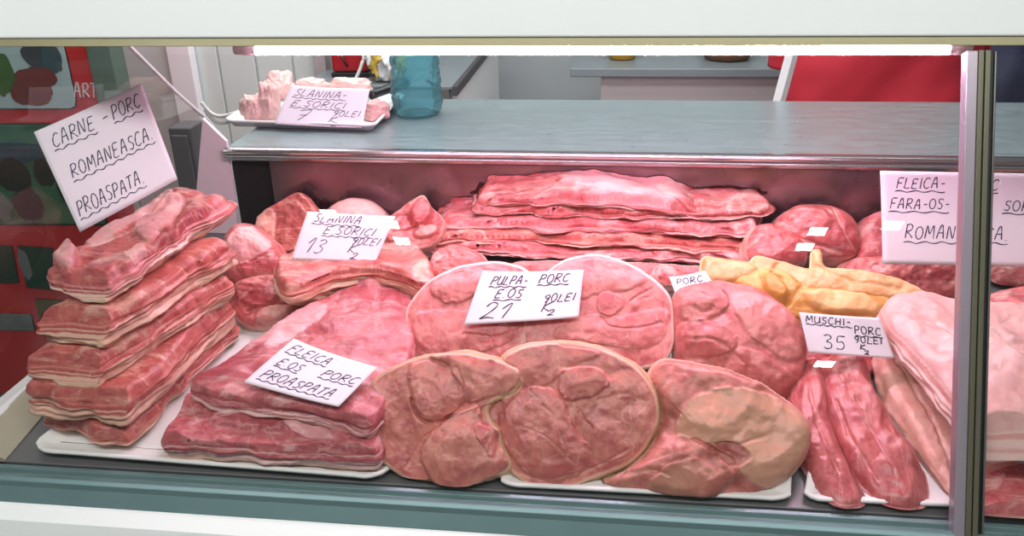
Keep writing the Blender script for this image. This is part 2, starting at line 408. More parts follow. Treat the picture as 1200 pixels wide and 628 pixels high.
def price_card(label, corners, spec, lines, pen=.0011, curl=.004, cat='sign', name='price_sign', mat=None, fold=0.0):
    """corners in the photograph: top-left, top-right, bottom-right, bottom-left.  lines: (text, x, y, h, width, rise, underline)"""
    n, d = plane_of(spec); Q = [hit(*c, n, d) for c in corners]; O = sum(Q)/4
    asp = np.linalg.norm((Q[0]-Q[3]+Q[1]-Q[2])/2)/np.linalg.norm((Q[1]-Q[0]+Q[2]-Q[3])/2)    # height / width
    def S(a, b):                                   # a: 0..1 across, b: 0..1 up
        p = (Q[3]*(1-a)+Q[2]*a)*(1-b)+(Q[0]*(1-a)+Q[1]*a)*b
        return p - O + n*(curl*((2*a-1)**2-.4)+fold*(1-b)**2+.0012*math.sin(5*a+3*b))
    root = empty(name, label, cat, loc=tuple(O))
    bm = bmesh.new(); NX, NY = 26, 18
    g = [[[bm.verts.new(S(i/NX, j/NY)+n*(s*.00035)) for j in range(NY+1)] for i in range(NX+1)] for s in (1, -1)]
    for s in (0, 1):
        for i in range(NX):
            for j in range(NY):
                f = (g[s][i][j], g[s][i+1][j], g[s][i+1][j+1], g[s][i][j+1]); bm.faces.new(f if s == 0 else f[::-1])
    rim = [(i, 0) for i in range(NX)]+[(NX, j) for j in range(NY)]+[(i, NY) for i in range(NX, 0, -1)]+[(0, j) for j in range(NY, 0, -1)]
    for (a, b), (c, e) in zip(rim, rim[1:]+rim[:1]): bm.faces.new((g[0][a][b], g[1][a][b], g[1][c][e], g[0][c][e]))
    bm_obj('card', bm, mat or M['paper'], root, True)
    bm = bmesh.new()
    pl = []
    for (tx, x, y, h, w, rise, und) in lines:
        st, ww = strokes(tx, x, y, h, w_total=w, rise=rise); pl += st
        if und: pl += wave(x-.01, y-h*.22-.01, ww, h*.075, max(2, int(ww/.09)), rise)
    for P in pl:
        pts = [S(min(max(a, .005), .995), min(max(b, .01), .99))+n*.0006 for a, b in P]
        q = [pts[0]]
        for p in pts[1:]:
            if np.linalg.norm(p-q[-1]) > 2e-4: q.append(p)
        if len(q) < 2: q.append(q[0]+np.array((.0012, 0, .0004)))
        # a flat ink line
        prev = None
        for i, p in enumerate(q):
            t = NRM(q[min(i+1, len(q)-1)]-q[max(i-1, 0)]); s = NRM(np.cross(n, t))*pen*(.66+.14*math.sin(i*.9))
            cur = (bm.verts.new(p+s), bm.verts.new(p-s), bm.verts.new(p+n*.00025))
            if prev: bm.faces.new((prev[0], cur[0], cur[2], prev[2])); bm.faces.new((prev[2], cur[2], cur[1], prev[1]))
            prev = cur
    bm_obj('handwriting', bm, M['ink'], root, True)
    return root
# ------------------------------------------------------------------ material set
M = {}
M['steel'] = (lambda: (lambda t: (t.bsdf(Base_Color=t.mix(t.noise(t.map(t.coord(), (1.2, 30, 30)), 3, 5).outputs[0], lin((138, 152, 155)), lin((166, 180, 182))), Metallic=.6,
              Roughness=t.rng(t.noise(t.map(t.coord(), (3, 9, 9)), 6, 5).outputs[0], .2, .8, .26, .42)), t.m)[1])(NT('brushed_steel')))()
M['edge'] = plain('polished_steel_edge', (206, 200, 204), .16, 1.0, .04, 5)
M['mull'] = plain('olive_grey_aluminium', (112, 108, 90), .4, .4, .06, 9)
M['wallsteel'] = (lambda: (lambda t: (t.bsdf(Base_Color=t.mix(t.noise(t.coord(), 7, 5, .6, 1).outputs[0], lin((120, 92, 98)), lin((160, 136, 144))), Metallic=.9,
              Roughness=t.rng(t.noise(t.coord(), 9, 5).outputs[0], .2, .8, .16, .34)), t.m)[1])(NT('back_panel_steel')))()
M['teal'] = plain('teal_grey_steel', (112, 138, 140), .38, .35, .10, 8)
M['khaki'] = plain('champagne_aluminium', (140, 132, 100), .42, .35, .06, 9)
M['lilac'] = plain('anodised_aluminium', (172, 158, 170), .35, .45, .05, 12)
M['greymetal'] = plain('grey_aluminium', (120, 118, 112), .35, .6, .06, 12)
M['rubber'] = plain('black_gasket', (22, 22, 24), .5)
M['enamel'] = plain('white_enamel', (250, 250, 250), .35, 0, .01, 6)
M['whiteplast'] = plain('white_plastic_panel', (244, 236, 240), .45, 0, .03, 6)
M['beige'] = plain('beige_plastic_rail', (176, 164, 146), .5, 0, .05, 9)
M['deckm'] = plain('grey_steel_deck', (120, 118, 120), .4, .5, .06, 9)
M['dark'] = plain('vent_shade_black', (14, 13, 15), .7, 0, .3, 160, .4)
M['foam'] = plain('white_foam', (236, 232, 232), .55, 0, .03, 120, .15)
M['paper'] = plain('white_paper', (236, 226, 236), .7, 0, .02, 12, .05)
M['ink'] = plain('ballpoint_ink', (34, 30, 62), .5, 0, .15, 60)
M['pvc'] = plain('white_wall_panel', (214, 218, 216), .4, 0, .03, 3)
M['greywall'] = plain('grey_wall', (172, 176, 178), .6, 0, .05, 2)
M['floor'] = plain('grey_floor_tile', (112, 114, 112), .4, 0, .15, 5)
M['counterbody'] = plain('beige_grey_laminate', (176, 164, 164), .5, 0, .04, 3)
M['tabletop'] = plain('grey_laminate', (128, 136, 140), .35, .2, .08, 5)
M['darkedge'] = plain('dark_edge_band', (72, 66, 70), .5)
M['red'] = plain('red_cotton', (176, 24, 44), .75, 0, .12, 18, .1)
M['navy'] = plain('navy_cloth', (34, 40, 62), .8, 0, .35, 30, .3)
M['skin'] = plain('skin', (196, 140, 116), .5, 0, .05, 12)
M['hair'] = plain('dark_hair', (40, 28, 22), .6, 0, .3, 90, .4)
M['redplast'] = plain('red_plastic', (168, 26, 36), .3, 0, .06, 6)
M['boardred'] = plain('red_poster_print', (204, 44, 48), .35, 0, .12, 4)
M['black'] = plain('black_plastic', (20, 20, 24), .35)
M['blade'] = plain('knife_steel', (190, 192, 194), .22, 1.0, .05, 20)
M['yellow'] = plain('yellow_plastic', (216, 166, 40), .4)
M['purple'] = plain('purple_plastic', (120, 60, 150), .4)
M['wood'] = plain('brown_wicker', (120, 80, 50), .6, 0, .3, 60, .4)
M['cord'] = plain('white_cable', (220, 214, 210), .5)

def glass(name, tint=(1, 1, 1), rough=.0, fac=1.0):
    t = NT(name); fr = t.n('ShaderNodeFresnel', i_IOR=1.5); gl = t.n('ShaderNodeBsdfGlossy', i_Roughness=rough); tr = t.n('ShaderNodeBsdfTransparent', i_Color=(*tint, 1))
    mx = t.n('ShaderNodeMixShader'); t.set(mx, '0', t.math('MULTIPLY', t.math('MULTIPLY', fr.outputs[0], fac), t.math('SUBTRACT', 1.0, t.n('ShaderNodeNewGeometry').outputs['Backfacing']))); t.L(tr.outputs[0], mx.inputs[1]); t.L(gl.outputs[0], mx.inputs[2]); t.L(mx.outputs[0], t.out.inputs[0]); return t.m
M['glass'] = glass('clear_glass', (.985, .985, .98))
M['endglass'] = glass('greyed_end_glass', (.88, .88, .87))
def emit(name, c, s):
    t = NT(name); e = t.n('ShaderNodeEmission', i_Color=(*c, 1), i_Strength=s); t.L(e.outputs[0], t.out.inputs[0]); return t.m
LAMP_C = (1.0, .64, .86)
M['tube'] = emit('pink_fluorescent_tube', LAMP_C, 100)
M['spot'] = emit('square_downlight', (1, .97, .92), 42)

# ------------------------------------------------------------------ the room
def struct(o): o['kind'] = 'structure'; return o
struct(box('floor', (-3.4, -5.4, -.90), (3.2, 3.3, -.85), M['floor'], bevel=0))
struct(box('wall_back', (-3.4, 3.2, -.85), (3.2, 3.3, 1.9), M['greywall'], bevel=0))
struct(box('ceiling', (-3.4, -5.4, 1.9), (3.2, 3.3, 1.95), M['enamel'], bevel=0))
bm = bmesh.new()                                   # white panelled partition behind the scale-side of the counter
xs = [-3.4, -2.2, -1.93, -1.66]+[atY(u, 90, 2.0)[0] for u in (218, 259, 302, 345, 381)]
for a, b in zip(xs, xs[1:]): add_box(bm, (a+.004, 2.0, -.85), (b-.004, 2.05, 1.9))
add_box(bm, (xs[0], 2.012, -.85), (xs[-1], 2.055, 1.9))
struct(bm_obj('wall_left', bm, M['pvc'], None, False, .003))
xa = atY(203, 90, 1.97)[0]; xb = atY(230, 90, 1.97)[0]
struct(box('trim_1', (xa, 1.95, -.85), (xb, 1.995, 1.9), M['whiteplast'], bevel=.004))
xa = atY(370, 80, 1.97)[0]; xb = atY(384, 80, 1.97)[0]
struct(box('trim_2', (xa, 1.95, -.85), (xb, 2.06, 1.9), M['counterbody'], bevel=.004))

# ------------------------------------------------------------------ the refrigerated counter
XL, XR = -.96, 1.50
GB, GT = np.array((-.17, .005)), np.array((.067, .598))         # glass line in (y, z)
gd = NRM((.25, .548)); GB = np.array((-.12, .040)) - gd*.046    # down to the sill
gn = np.array((-gd[1], gd[0]))                                   # outwards
case = empty('meat_display_counter', 'long refrigerated meat counter with slanted glass, steel worktop and pink lamp', 'display counter', (0.2, .3, -.85))
WT = .295
def P_(o): 
    o.matrix_parent_inverse = case.matrix_world.inverted(); return o
def cpart(o): o.parent = case; o.location = -Vector(case.location); return o
def glassline(s, off=0.0): return tuple(GB+gd*s+gn*off)
GLEN = np.linalg.norm(GT-GB)
cpart(prism('display_deck', [(-.112, -.001), (-.10, 0), (.63, SL*.73), (.63, SL*.73-.03), (-.112, -.03)], 'x', XL, XR, M['deckm']))
sill = [(-.100, -.02), (-.1165, -.008), (-.119, .000), (-.126, -.001), (-.130, -.008), (-.134, -.008), (-.139, -.001), (-.146, .000), (-.152, -.004), (-.154, -.012), (-.168, -.030), (-.168, -.06), (-.100, -.06)]
cpart(prism('front_sill', sill, 'x', XL-.05, XR, M['teal'], bevel=.001))
fp = [(-.160, -.0305), (-.172, -.031), (-.190, -.045), (-.200, -.07), (-.210, -.62), (-.18, -.66), (-.165, -.66), (-.160, -.06)]
o = cpart(prism('front_panel', fp, 'x', XL-.05, XR, M['enamel'], bevel=.004)); o['label'] = 'white enamel front panel'
cpart(prism('plinth', [(-.14, -.66), (-.14, -.85), (.95, -.85), (.95, -.66)], 'x', XL, XR, M['rubber']))
cpart(prism('cabinet_body', [(-.16, -.05), (.62, -.05), (.95, -.05), (.95, -.66), (-.16, -.66)], 'x', XL, XR, M['enamel']))
pt = .006
POST0, POST1 = .462, .499
for a, b in ((XL, POST0+.004), (POST1, XR)):
    cpart(prism('glass_pane', [glassline(0), glassline(GLEN), glassline(GLEN, -pt), glassline(0, -pt)], 'x', a, b, M['glass'], bevel=.0008))
# the slim mullion between the two panes
post = empty('tmp', 'x', 'x'); post.name = 'glass_mullion'; del post['label']; del post['category']; post.parent = case; post.location = -Vector(case.location)
def mull(nm, x0, x1, o0, o1, mat): return prism(nm, [glassline(-.005, o0), glassline(GLEN+.004, o0), glassline(GLEN+.004, o1), glassline(-.005, o1)], 'x', x0, x1, mat, post, .0012)
mull('inner_strip', POST0, POST0+.014, -.012, .008, M['lilac'])
mull('cover_strip', POST0+.0135, POST0+.0205, -.010, .011, M['mull'])
mull('groove', POST0+.020, POST0+.0225, -.010, .007, M['rubber'])
mull('cover_strip', POST0+.022, POST0+.029, -.010, .011, M['mull'])
mull('gasket', POST0+.029, POST0+.0355, -.010, .004, M['rubber'])
mull('edge_strip', POST0+.0355, POST0+.0385, -.008, .006, M['greymetal'])
# top rail and canopy
zr = atY(600, 54, .112)[2]; zt_r = atY(600, 44, .118)[2]
cpart(prism('top_rail', [(.112, zr), (.118, zt_r), (.19, zt_r), (.19, zr), (.138, zr-.002)], 'x', XL-.05, XR, M['khaki'], bevel=.001))
cpart(prism('canopy', [(.116, zt_r+.0005), (.148, zt_r+.14), (.165, zt_r+.155), (.42, zt_r+.155), (.44, zt_r+.14), (.44, zr+.006), (.41, zr+.004), (.19, zr+.005), (.19, zt_r+.0005)], 'x', XL-.05, XR, M['enamel'], bevel=.003))
# lamp under the canopy
lamp = bpy.data.objects.new('fluorescent_lamp', None); COL.objects.link(lamp); lamp.parent = case; lamp.location = -Vector(case.location)
ly = .245; lz = atY(700, 58.5, ly)[2]; lx0 = atY(300, 57, ly)[0]; lx1 = atY(1112, 58, ly)[0]
tube('lamp_tube', [(lx0, ly, lz), (lx1, ly, lz)], .0075, M['tube'], lamp, 16)
for a, b in ((lx0-.035, lx0), (lx1, lx1+.03)):
    tube('lamp_holder', [(a, ly, lz+.003), (b, ly, lz+.001)], .010, M['whiteplast'], lamp, 16)
box('lamp_housing', (lx0-.03, ly-.012, lz+.010), (lx1+.03, ly+.02, zr+.004), M['whiteplast'], lamp)
# rear: panel, dark vent, worktop
bk = SL*.7
cpart(box('rear_panel', (-.735, .60, .03), (XR, .615, WT-.028), M['wallsteel'], bevel=.001))
cpart(box('vent_opening', (-.825, .612, .02), (-.735, .63, WT-.026), M['dark'], bevel=0))  # solid black box: shade inside the opening given as colour
cpart(box('worktop', (-.826, .604, WT-.03), (XR, 1.065, WT-.0005), M['steel'], bevel=.002))
nose = [(.606, WT-.031), (.594, WT-.030), (.586, WT-.025), (.583, WT-.019), (.5845, WT-.0155), (.588, WT-.0135), (.584, WT-.0105), (.583, WT-.006), (.586, WT-.001), (.595, WT+.0008), (.606, WT-.0002)]
cpart(prism('worktop_edge', nose, 'x', -.827, XR, M['edge'], bevel=.001, seg=3))
cpart(box('service_shelf_back', (-.82, 1.03, -.6), (XR, 1.055, WT-.03), M['enamel'], bevel=.001))
q = [atY(u, v, .598) for u, v in ((238, 138), (266, 165), (281, 275), (225, 290))]
cpart(prism('side_cover', [(p[0], p[2]) for p in q], 'y', .594, .604, M['whiteplast'], bevel=.001))
# left end: rail and curved glass
cpart(box('end_rail', (XL-.03, -.17, -.05), (XL, .62, .036), M['beige'], bevel=.003))
cpart(box('end_rail_cap', (XL-.032, -.17, .036), (XL+.003, .62, .042), M['whiteplast'], bevel=.002))
bm = bmesh.new(); vs = []
for yy in (-.112, .60):
    dz = deck(yy); vs += [bm.verts.new(p) for p in ((XL, yy, max(.034, dz+.004)), (XL+.042, yy, dz+.0015), (XL+.042, yy, dz-.01), (XL, yy, dz-.01))]
for f in ((0, 1, 2, 3), (7, 6, 5, 4), (0, 4, 5, 1), (1, 5, 6, 2), (2, 6, 7, 3), (3, 7, 4, 0)): bm.faces.new([vs[i] for i in f])
cpart(bm_obj('inner_ledge', bm, M['beige'], None))
crv = [(.14, .59), (.40, .582), (.50, .555), (.554, .511), (.62, .455), (.70, .388), (.775, .33), (.83, .285), (.857, .24), (.857, .04)]
endp = [glassline(.04), glassline(GLEN)]+crv
cpart(prism('end_glass', endp, 'x', XL-.012, XL-.006, M['endglass'], bevel=.0008))
ep = [(XL-.009, y, z) for y, z in catmull(np.array(crv[1:-1]), 6, False)]
cpart(tube('end_glass_edge', ep, .004, M['whiteplast'], None, 8))
# ceiling spots that mirror in the glass
def spot(c, s=.085, k=0):
    t = empty('square_downlight', DL[k], 'ceiling light', (c[0], c[1], 1.9), None)
    bm = bmesh.new(); add_box(bm, (-s/2-.012, -s/2-.012, -.035), (s/2+.012, s/2+.012, 0)); bm_obj('lamp_frame', bm, M['greymetal'], t, False, .003)
    bm = bmesh.new(); add_box(bm, (-s/2, -s/2, -.04), (s/2, s/2, -.034)); bm_obj('diffuser', bm, M['spot'], t, False, .001)
DL = ['square ceiling downlight mirrored on the glass over the card marked 13, upper of its pair', 'square ceiling downlight mirrored on the glass over the card marked 13, lower of its pair',
      'square ceiling downlight mirrored faintly at the top left of the card marked 13',
      'square ceiling downlight mirrored above the yellow rinds, upper of the pair', 'square ceiling downlight mirrored above the yellow rinds, lower of the pair',
      'square ceiling downlight mirrored on the large white sign at right', 'square ceiling downlight mirrored on the glass just above the tenderloins']
g3 = np.array((0, gn[0], gn[1])); g0 = np.array((0, GB[0], GB[1]))
for k, (u, v) in enumerate([(458, 264), (471, 283), (386, 251), (958, 272), (943, 290), (1046, 265), (966, 427)]):
    p = hit(u, v, g3, g3@g0); r = ray(u, v); r = r - 2*(r@g3)*g3; spot(p+r*((1.86-p[2])/r[2]), .085 if k != 6 else .13, k)

# ------------------------------------------------------------------ beyond the counter
def on(u, v, y): return atY(u, v, y)
# preparation counter, far right
y0 = 2.2; a = on(668, 80, y0); b = on(925, 82, y0); zt = a[2]; zb = on(700, 90.5, y0)[2]
pc = empty('preparation_counter', 'grey preparation counter with thick steel top standing behind the worktop', 'counter', ((a[0]+b[0])/2, y0+.3, -.85))
def sub(o, r): o.parent = r; o.location = -Vector(r.location); return o
sub(box('counter_top', (a[0], y0, zb), (b[0]+.25, y0+.62, zt), M['tabletop'], bevel=.004), pc)
sub(box('counter_body', (on(704, 100, y0+.03)[0], y0+.03, -.85), (b[0]+.22, y0+.58, zb), M['counterbody'], bevel=.003), pc)
# slanted grey bar
p, q_ = on(931, 52, 1.16), on(912, 122, 1.16)
d = (p-q_)/np.linalg.norm(p-q_)
bm = bmesh.new(); add_tube(bm, [q_-d*1.05, q_, p, p+d*.25], .016, 4); o = bm_obj('trolley_rail', bm, M['pvc'], None, False)
tag(o, 'light grey slanted metal bar along the left edge of the person in red', 'rail')
# things lying on the preparation counter
c = on(729, 66, y0+.2); c[2] = zt
bm = bmesh.new(); add_lathe(bm, [(.03, 0), (.052, .004), (.062, .05), (.064, .055), (.056, .052), (.045, .012)], c, 24); tag(bm_obj('yellow_bowl', bm, M['yellow'], None, True), 'small yellow bowl on the grey preparation counter', 'bowl')
c = on(852, 66, y0+.2); c[2] = zt
bm = bmesh.new(); add_lathe(bm, [(.06, 0), (.085, .004), (.10, .03), (.108, .06), (.102, .06), (.08, .015)], c, 28, lambda t, z: .003*math.sin(t*44)); tag(bm_obj('wicker_basket', bm, M['wood'], None, True), 'low brown basket on the grey preparation counter', 'basket')
# left worktable
c = on(530, 101, 1.7); zt2 = c[2]
wt = empty('worktable', 'dark-edged grey worktable with white cabinet underneath, behind the blue bottle', 'table', (c[0]-.35, 2.1, -.85))
sub(box('table_top', (xs[-1]+.012, 1.7, zt2-.012), (c[0], 2.9, zt2), M['tabletop'], bevel=.002), wt)
sub(box('table_edge', (c[0], 1.695, zt2-.032), (c[0]+.018, 2.9, zt2+.002), M['darkedge'], bevel=.003), wt)
sub(box('cabinet', (xs[-1]+.03, 1.78, -.85), (c[0]-.004, 2.88, zt2-.012), M['enamel'], bevel=.003), wt)
sub(box('leg', (c[0]-.05, 1.705, -.85), (c[0]-.012, 1.745, zt2-.012), M['greymetal'], bevel=.004), wt)
# red appliance on the worktable
a, b = on(388, 98, 1.82), on(432, 98, 1.82)
ra = empty('red_appliance', 'red box-shaped appliance with black base on the worktable', 'appliance', ((a[0]+b[0])/2, 1.9, zt2))
w = b[0]-a[0]
def loc(nm, lo, hi, mat, r, bv=.004): return box(nm, lo, hi, mat, r, bv)
loc('base', (-w/2, -.07, 0), (w/2, .09, .018), M['black'], ra); loc('body', (-w/2+.003, -.066, .018), (w/2-.003, .085, .125), M['redplast'], ra, .012)
loc('lid', (-w/2+.008, -.06, .125), (w/2-.008, .08, .155), M['purple'], ra, .012)
bm = bmesh.new(); add_tube(bm, [(-.022, -.070, .085), (-.014, -.078, .06), (-.006, -.070, .04)], .004, 8); bm_obj('handle', bm, M['black'], ra, True)
pts = [on(426, 58, 1.80), on(424, 75, 1.79), on(418, 90, 1.78), on(411, 101, 1.77)]
cb = catmull(np.array([pts[0]+np.array((.01, .0, .25))]+pts+[np.array((pts[-1][0]-.03, 1.78, zt2+.004))]), 8, False)
tag(tube('power_cable', cb, .006, M['cord'], None, 10), 'white cable hanging in front of the red appliance', 'cable')
# plastic bag
SEED[0] += 1
def blob(name, c, r, mat, seed, sq=(1, 1, 1), amp=.25, fq=3.0, sub_=5, parent=None):
    bm = bmesh.new(); bmesh.ops.create_icosphere(bm, subdivisions=sub_, radius=1)
    P = np.array([v.co[:] for v in bm.verts]); k = 1+amp*fbm(P*fq, seed, 4)
    for v, q, kk in zip(bm.verts, P, k): v.co = Vector((c[0]+q[0]*kk*r*sq[0], c[1]+q[1]*kk*r*sq[1], c[2]+max(q[2]*kk, -.8)*r*sq[2]))
    return bm_obj(name, bm, mat, parent, True)
def bagmat():
    t = NT('printed_bag'); o = t.coord(); n = t.noise(o, 9, 3, .5, .6).outputs[0]
    t.bsdf(Base_Color=t.ramp(n, [(.0, lin((40, 34, 70))), (.42, lin((46, 40, 84))), (.44, lin((206, 176, 70))), (.53, lin((150, 110, 40))), (.55, lin((216, 220, 220))), (1, lin((230, 232, 232)))], 'CONSTANT'), Roughness=.3); return t.m
c = on(455, 84, 1.80); c[2] = zt2+.07
tag(blob("plastic_bag", c, .085, bagmat(), 5, (.75, .8, .95), .3, 2.6), 'crumpled white, yellow and dark blue plastic bag on the worktable', 'bag')

# spice poster board on the left
by = 1.25; xr = on(106, 60, by)[0]; ztp = .75
bd = empty('spice_poster_board', 'tall red board printed with spice pictures beyond the left end glass', 'board', (xr-.45, by, -.85))
sub(box('board', (xr-.95, by, -.85), (xr, by+.05, ztp), M['boardred'], bevel=.004), bd)
def pic_mat(name, base, cols, sc, thr=.5):
    t = NT(name); o = t.coord(); n = t.noise(o, sc, 4, .6, .8).outputs[0]
    st = [(.0, lin(base)), (thr, lin(base))]
    for i, c_ in enumerate(cols): st.append((thr+.02+i*.06, lin(c_)))
    t.bsdf(Base_Color=t.ramp(n, st), Roughness=.3); return t.m
def picture(pxs, mat, spots=()):
    P = [on(u, v, by) for u, v in pxs]; pl = [(p[0], p[2]) for p in P]
    bm = bmesh.new(); add_prism(bm, pl, 'y', by-.004, by+.002); o = bm_obj('picture', bm, mat, bd, False, .0015); o.location = -Vector(bd.location)
    bm = bmesh.new()
    cc = np.mean(pl, axis=0); add_prism(bm, [tuple(cc+(np.array(p)-cc)*1.03) for p in pl], 'y', by-.002, by+.002); f = bm_obj('picture_border', bm, M['black'], o, False)
    for (u, v, ru, rv, mt, sd_) in spots:
        c_ = on(u, v, by); k = (on(u+1, v, by)-c_)[0]; bm = bmesh.new()
        a = np.linspace(0, 2*math.pi, 40, endpoint=False); w = 1+.16*fbm(np.c_[np.cos(a)*2.4, np.sin(a)*2.4, a*0+sd_], sd_, 3)
        add_prism(bm, [(c_[0]+ru*k*w[i]*math.cos(a[i]), c_[2]+rv*k*w[i]*math.sin(a[i])) for i in range(40)], 'y', by-.0046-.0002*len(o.children), by-.003); bm_obj('printed_spice', bm, mt, o, False)
pb = plain('picture_pale_blue', (176, 196, 198), .3, 0, .12, 10); pg = plain('picture_green', (66, 110, 84), .3, 0, .5, 14); pd = plain('picture_dark_green', (26, 66, 52), .3, 0, .3, 20)
paprika = plain('paprika_print', (120, 44, 34), .35, 0, .4, 60); herb = plain('herb_print', (70, 104, 48), .35, 0, .5, 70); jar = plain('jar_print', (42, 50, 44), .35, 0, .5, 50); steelp = plain('spoon_print', (62, 82, 88), .3, 0, .3, 9)
blueg = plain('picture_blue_green', (44, 78, 92), .3, 0, .45, 12); olive = plain('olive_print', (92, 84, 34), .35, 0, .3, 30); dgrey = plain('print_dark_grey', (64, 60, 62), .35, 0, .4, 50)
stripe = plain('print_grey_stripe', (112, 122, 122), .35, 0, .1, 10)
picture([(-60, 57-16), (72, 40), (76, 57), (89, 116), (88, 124), (83, 127), (-60, 127)], pb, [(36, 103, 27, 20, paprika, 1), (50, 88, 16, 13, paprika, 2), (42, 62, 18, 16, dgrey, 3), (62, 68, 12, 16, steelp, 4), (-4, 85, 20, 26, herb, 5)])
picture([(-60, 146), (60, 146), (118, 150), (124, 262), (-60, 262)], pg, [(20, 178, 46, 12, blueg, 6), (18, 205, 19, 22, jar, 7), (52, 202, 12, 16, jar, 8), (34, 240, 18, 20, dgrey, 9), (2, 240, 12, 16, stripe, 10), (85, 215, 20, 26, jar, 11)])
picture([(-60, 288), (14, 288), (22, 331), (-60, 331)], pd)
picture([(22, 288), (62, 291), (70, 340), (32, 336)], pd, [(30, 310, 6, 18, stripe, 21)])
picture([(42, 350), (72, 352), (78, 398), (50, 392)], olive)
picture([(-60, 366), (36, 368), (41, 387), (-60, 386)], stripe)
picture([(-60, 462), (30, 462), (34, 500), (-60, 500)], stripe)
o = sub(box('price_strip', (on(112, 100, by)[0]-.0, by-.01, .02), (on(140, 100, by)[0], by+.06, .75), plain('grey_green_post', (96, 116, 104), .5, 0, .1, 5), bevel=.004), bd); o.name = 'side_post'
# white lettering on the board
bm = bmesh.new()
st, _w = strokes('ART', 0, 0, 1.0)
c0 = on(88, 113, by); ks = (on(89, 113, by)-c0)[0]
for P in st:
    for a, b in zip(P, P[1:]):
        add_tube(bm, [(c0[0]+a[0]*ks*12, by-.003, c0[2]+a[1]*ks*15), (c0[0]+b[0]*ks*12, by-.003, c0[2]+b[1]*ks*15)], .0022, 5)
o = bm_obj('lettering', bm, M['cord'], bd, False); o.location = -Vector(bd.location)
# grey cabinet close to the end glass
a, b = on(196, 150, 1.15), on(222, 150, 1.15)
gc = empty('grey_locker', 'dark grey metal locker standing behind the left end glass', 'locker', ((a[0]+b[0])/2, 1.19, -.85))
zt3 = on(215, 150, 1.15)[2]
sub(box('body', (a[0], 1.15, -.85), (b[0], 1.24, zt3), plain('grey_locker_paint', (98, 92, 98), .5, 0, .15, 6), bevel=.005), gc)
sub(box('locker_door', (a[0]+.008, 1.143, -.8), (b[0]-.008, 1.15, zt3-.02), plain('grey_locker_door', (108, 101, 107), .5, 0, .15, 6), bevel=.003), gc)
sub(tube('handle', [(b[0], 1.135, zt3-.25), (b[0], 1.135, zt3-.33)], .005, M['greymetal']), gc)

# loose white cables behind the side cover
for pp, lb in (([(236, 120), (248, 133), (262, 136), (284, 130)], 'upper white cable drooping toward the small foam tray beside the end glass'), ([(240, 128), (252, 142), (266, 143), (282, 134)], 'lower white cable drooping toward the small foam tray beside the end glass')):
    c_ = catmull(np.array([atY(u, v, .93) for u, v in pp]), 8, False); tag(tube('white_cable', c_, .005, M['cord'], None, 8), lb, 'cable')
# ------------------------------------------------------------------ the butcher behind the worktop
def loft(name, secs, mat, parent, seg=56, amp=0.0, seed=1, fq=6):
    """stacked ellipses (x, y, z, rx, ry): one continuous surface with soft folds"""
    S_ = np.array(secs, float); t = np.linspace(0, len(S_)-1, (len(S_)-1)*9+1); I = np.arange(len(S_))
    Q = catmull(S_, 9, False); Q = np.vstack([Q, S_[-1:]])
    bm = bmesh.new(); rings = []
    for (x, y, z, rx, ry) in Q:
        a = np.linspace(0, 2*np.pi, seg, endpoint=False)
        P = np.c_[x+np.sign(np.cos(a))*np.abs(np.cos(a))**.85*rx, y+np.sign(np.sin(a))*np.abs(np.sin(a))**.85*ry, np.full(seg, z)]
        if amp:
            k = fbm(np.c_[P[:, 0]*fq-P[:, 2]*fq*.7, P[:, 1]*fq, P[:, 2]*fq*.6], seed, 4)*amp
            P[:, 0] += np.cos(a)*k; P[:, 1] += np.sin(a)*k
        rings.append([bm.verts.new(p) for p in P])
    for A_, B_ in zip(rings, rings[1:]):
        for k in range(seg): bm.faces.new((A_[k], A_[(k+1) % seg], B_[(k+1) % seg], B_[k]))
    bm.faces.new(rings[0][::-1]); bm.faces.new(rings[-1])
    return bm_obj(name, bm, mat, parent, True)
px_ = .785; py_ = 1.57
pr_ = empty('person', 'person in a red top standing behind the steel worktop, seen at waist height', 'person', (px_, py_, -.85))
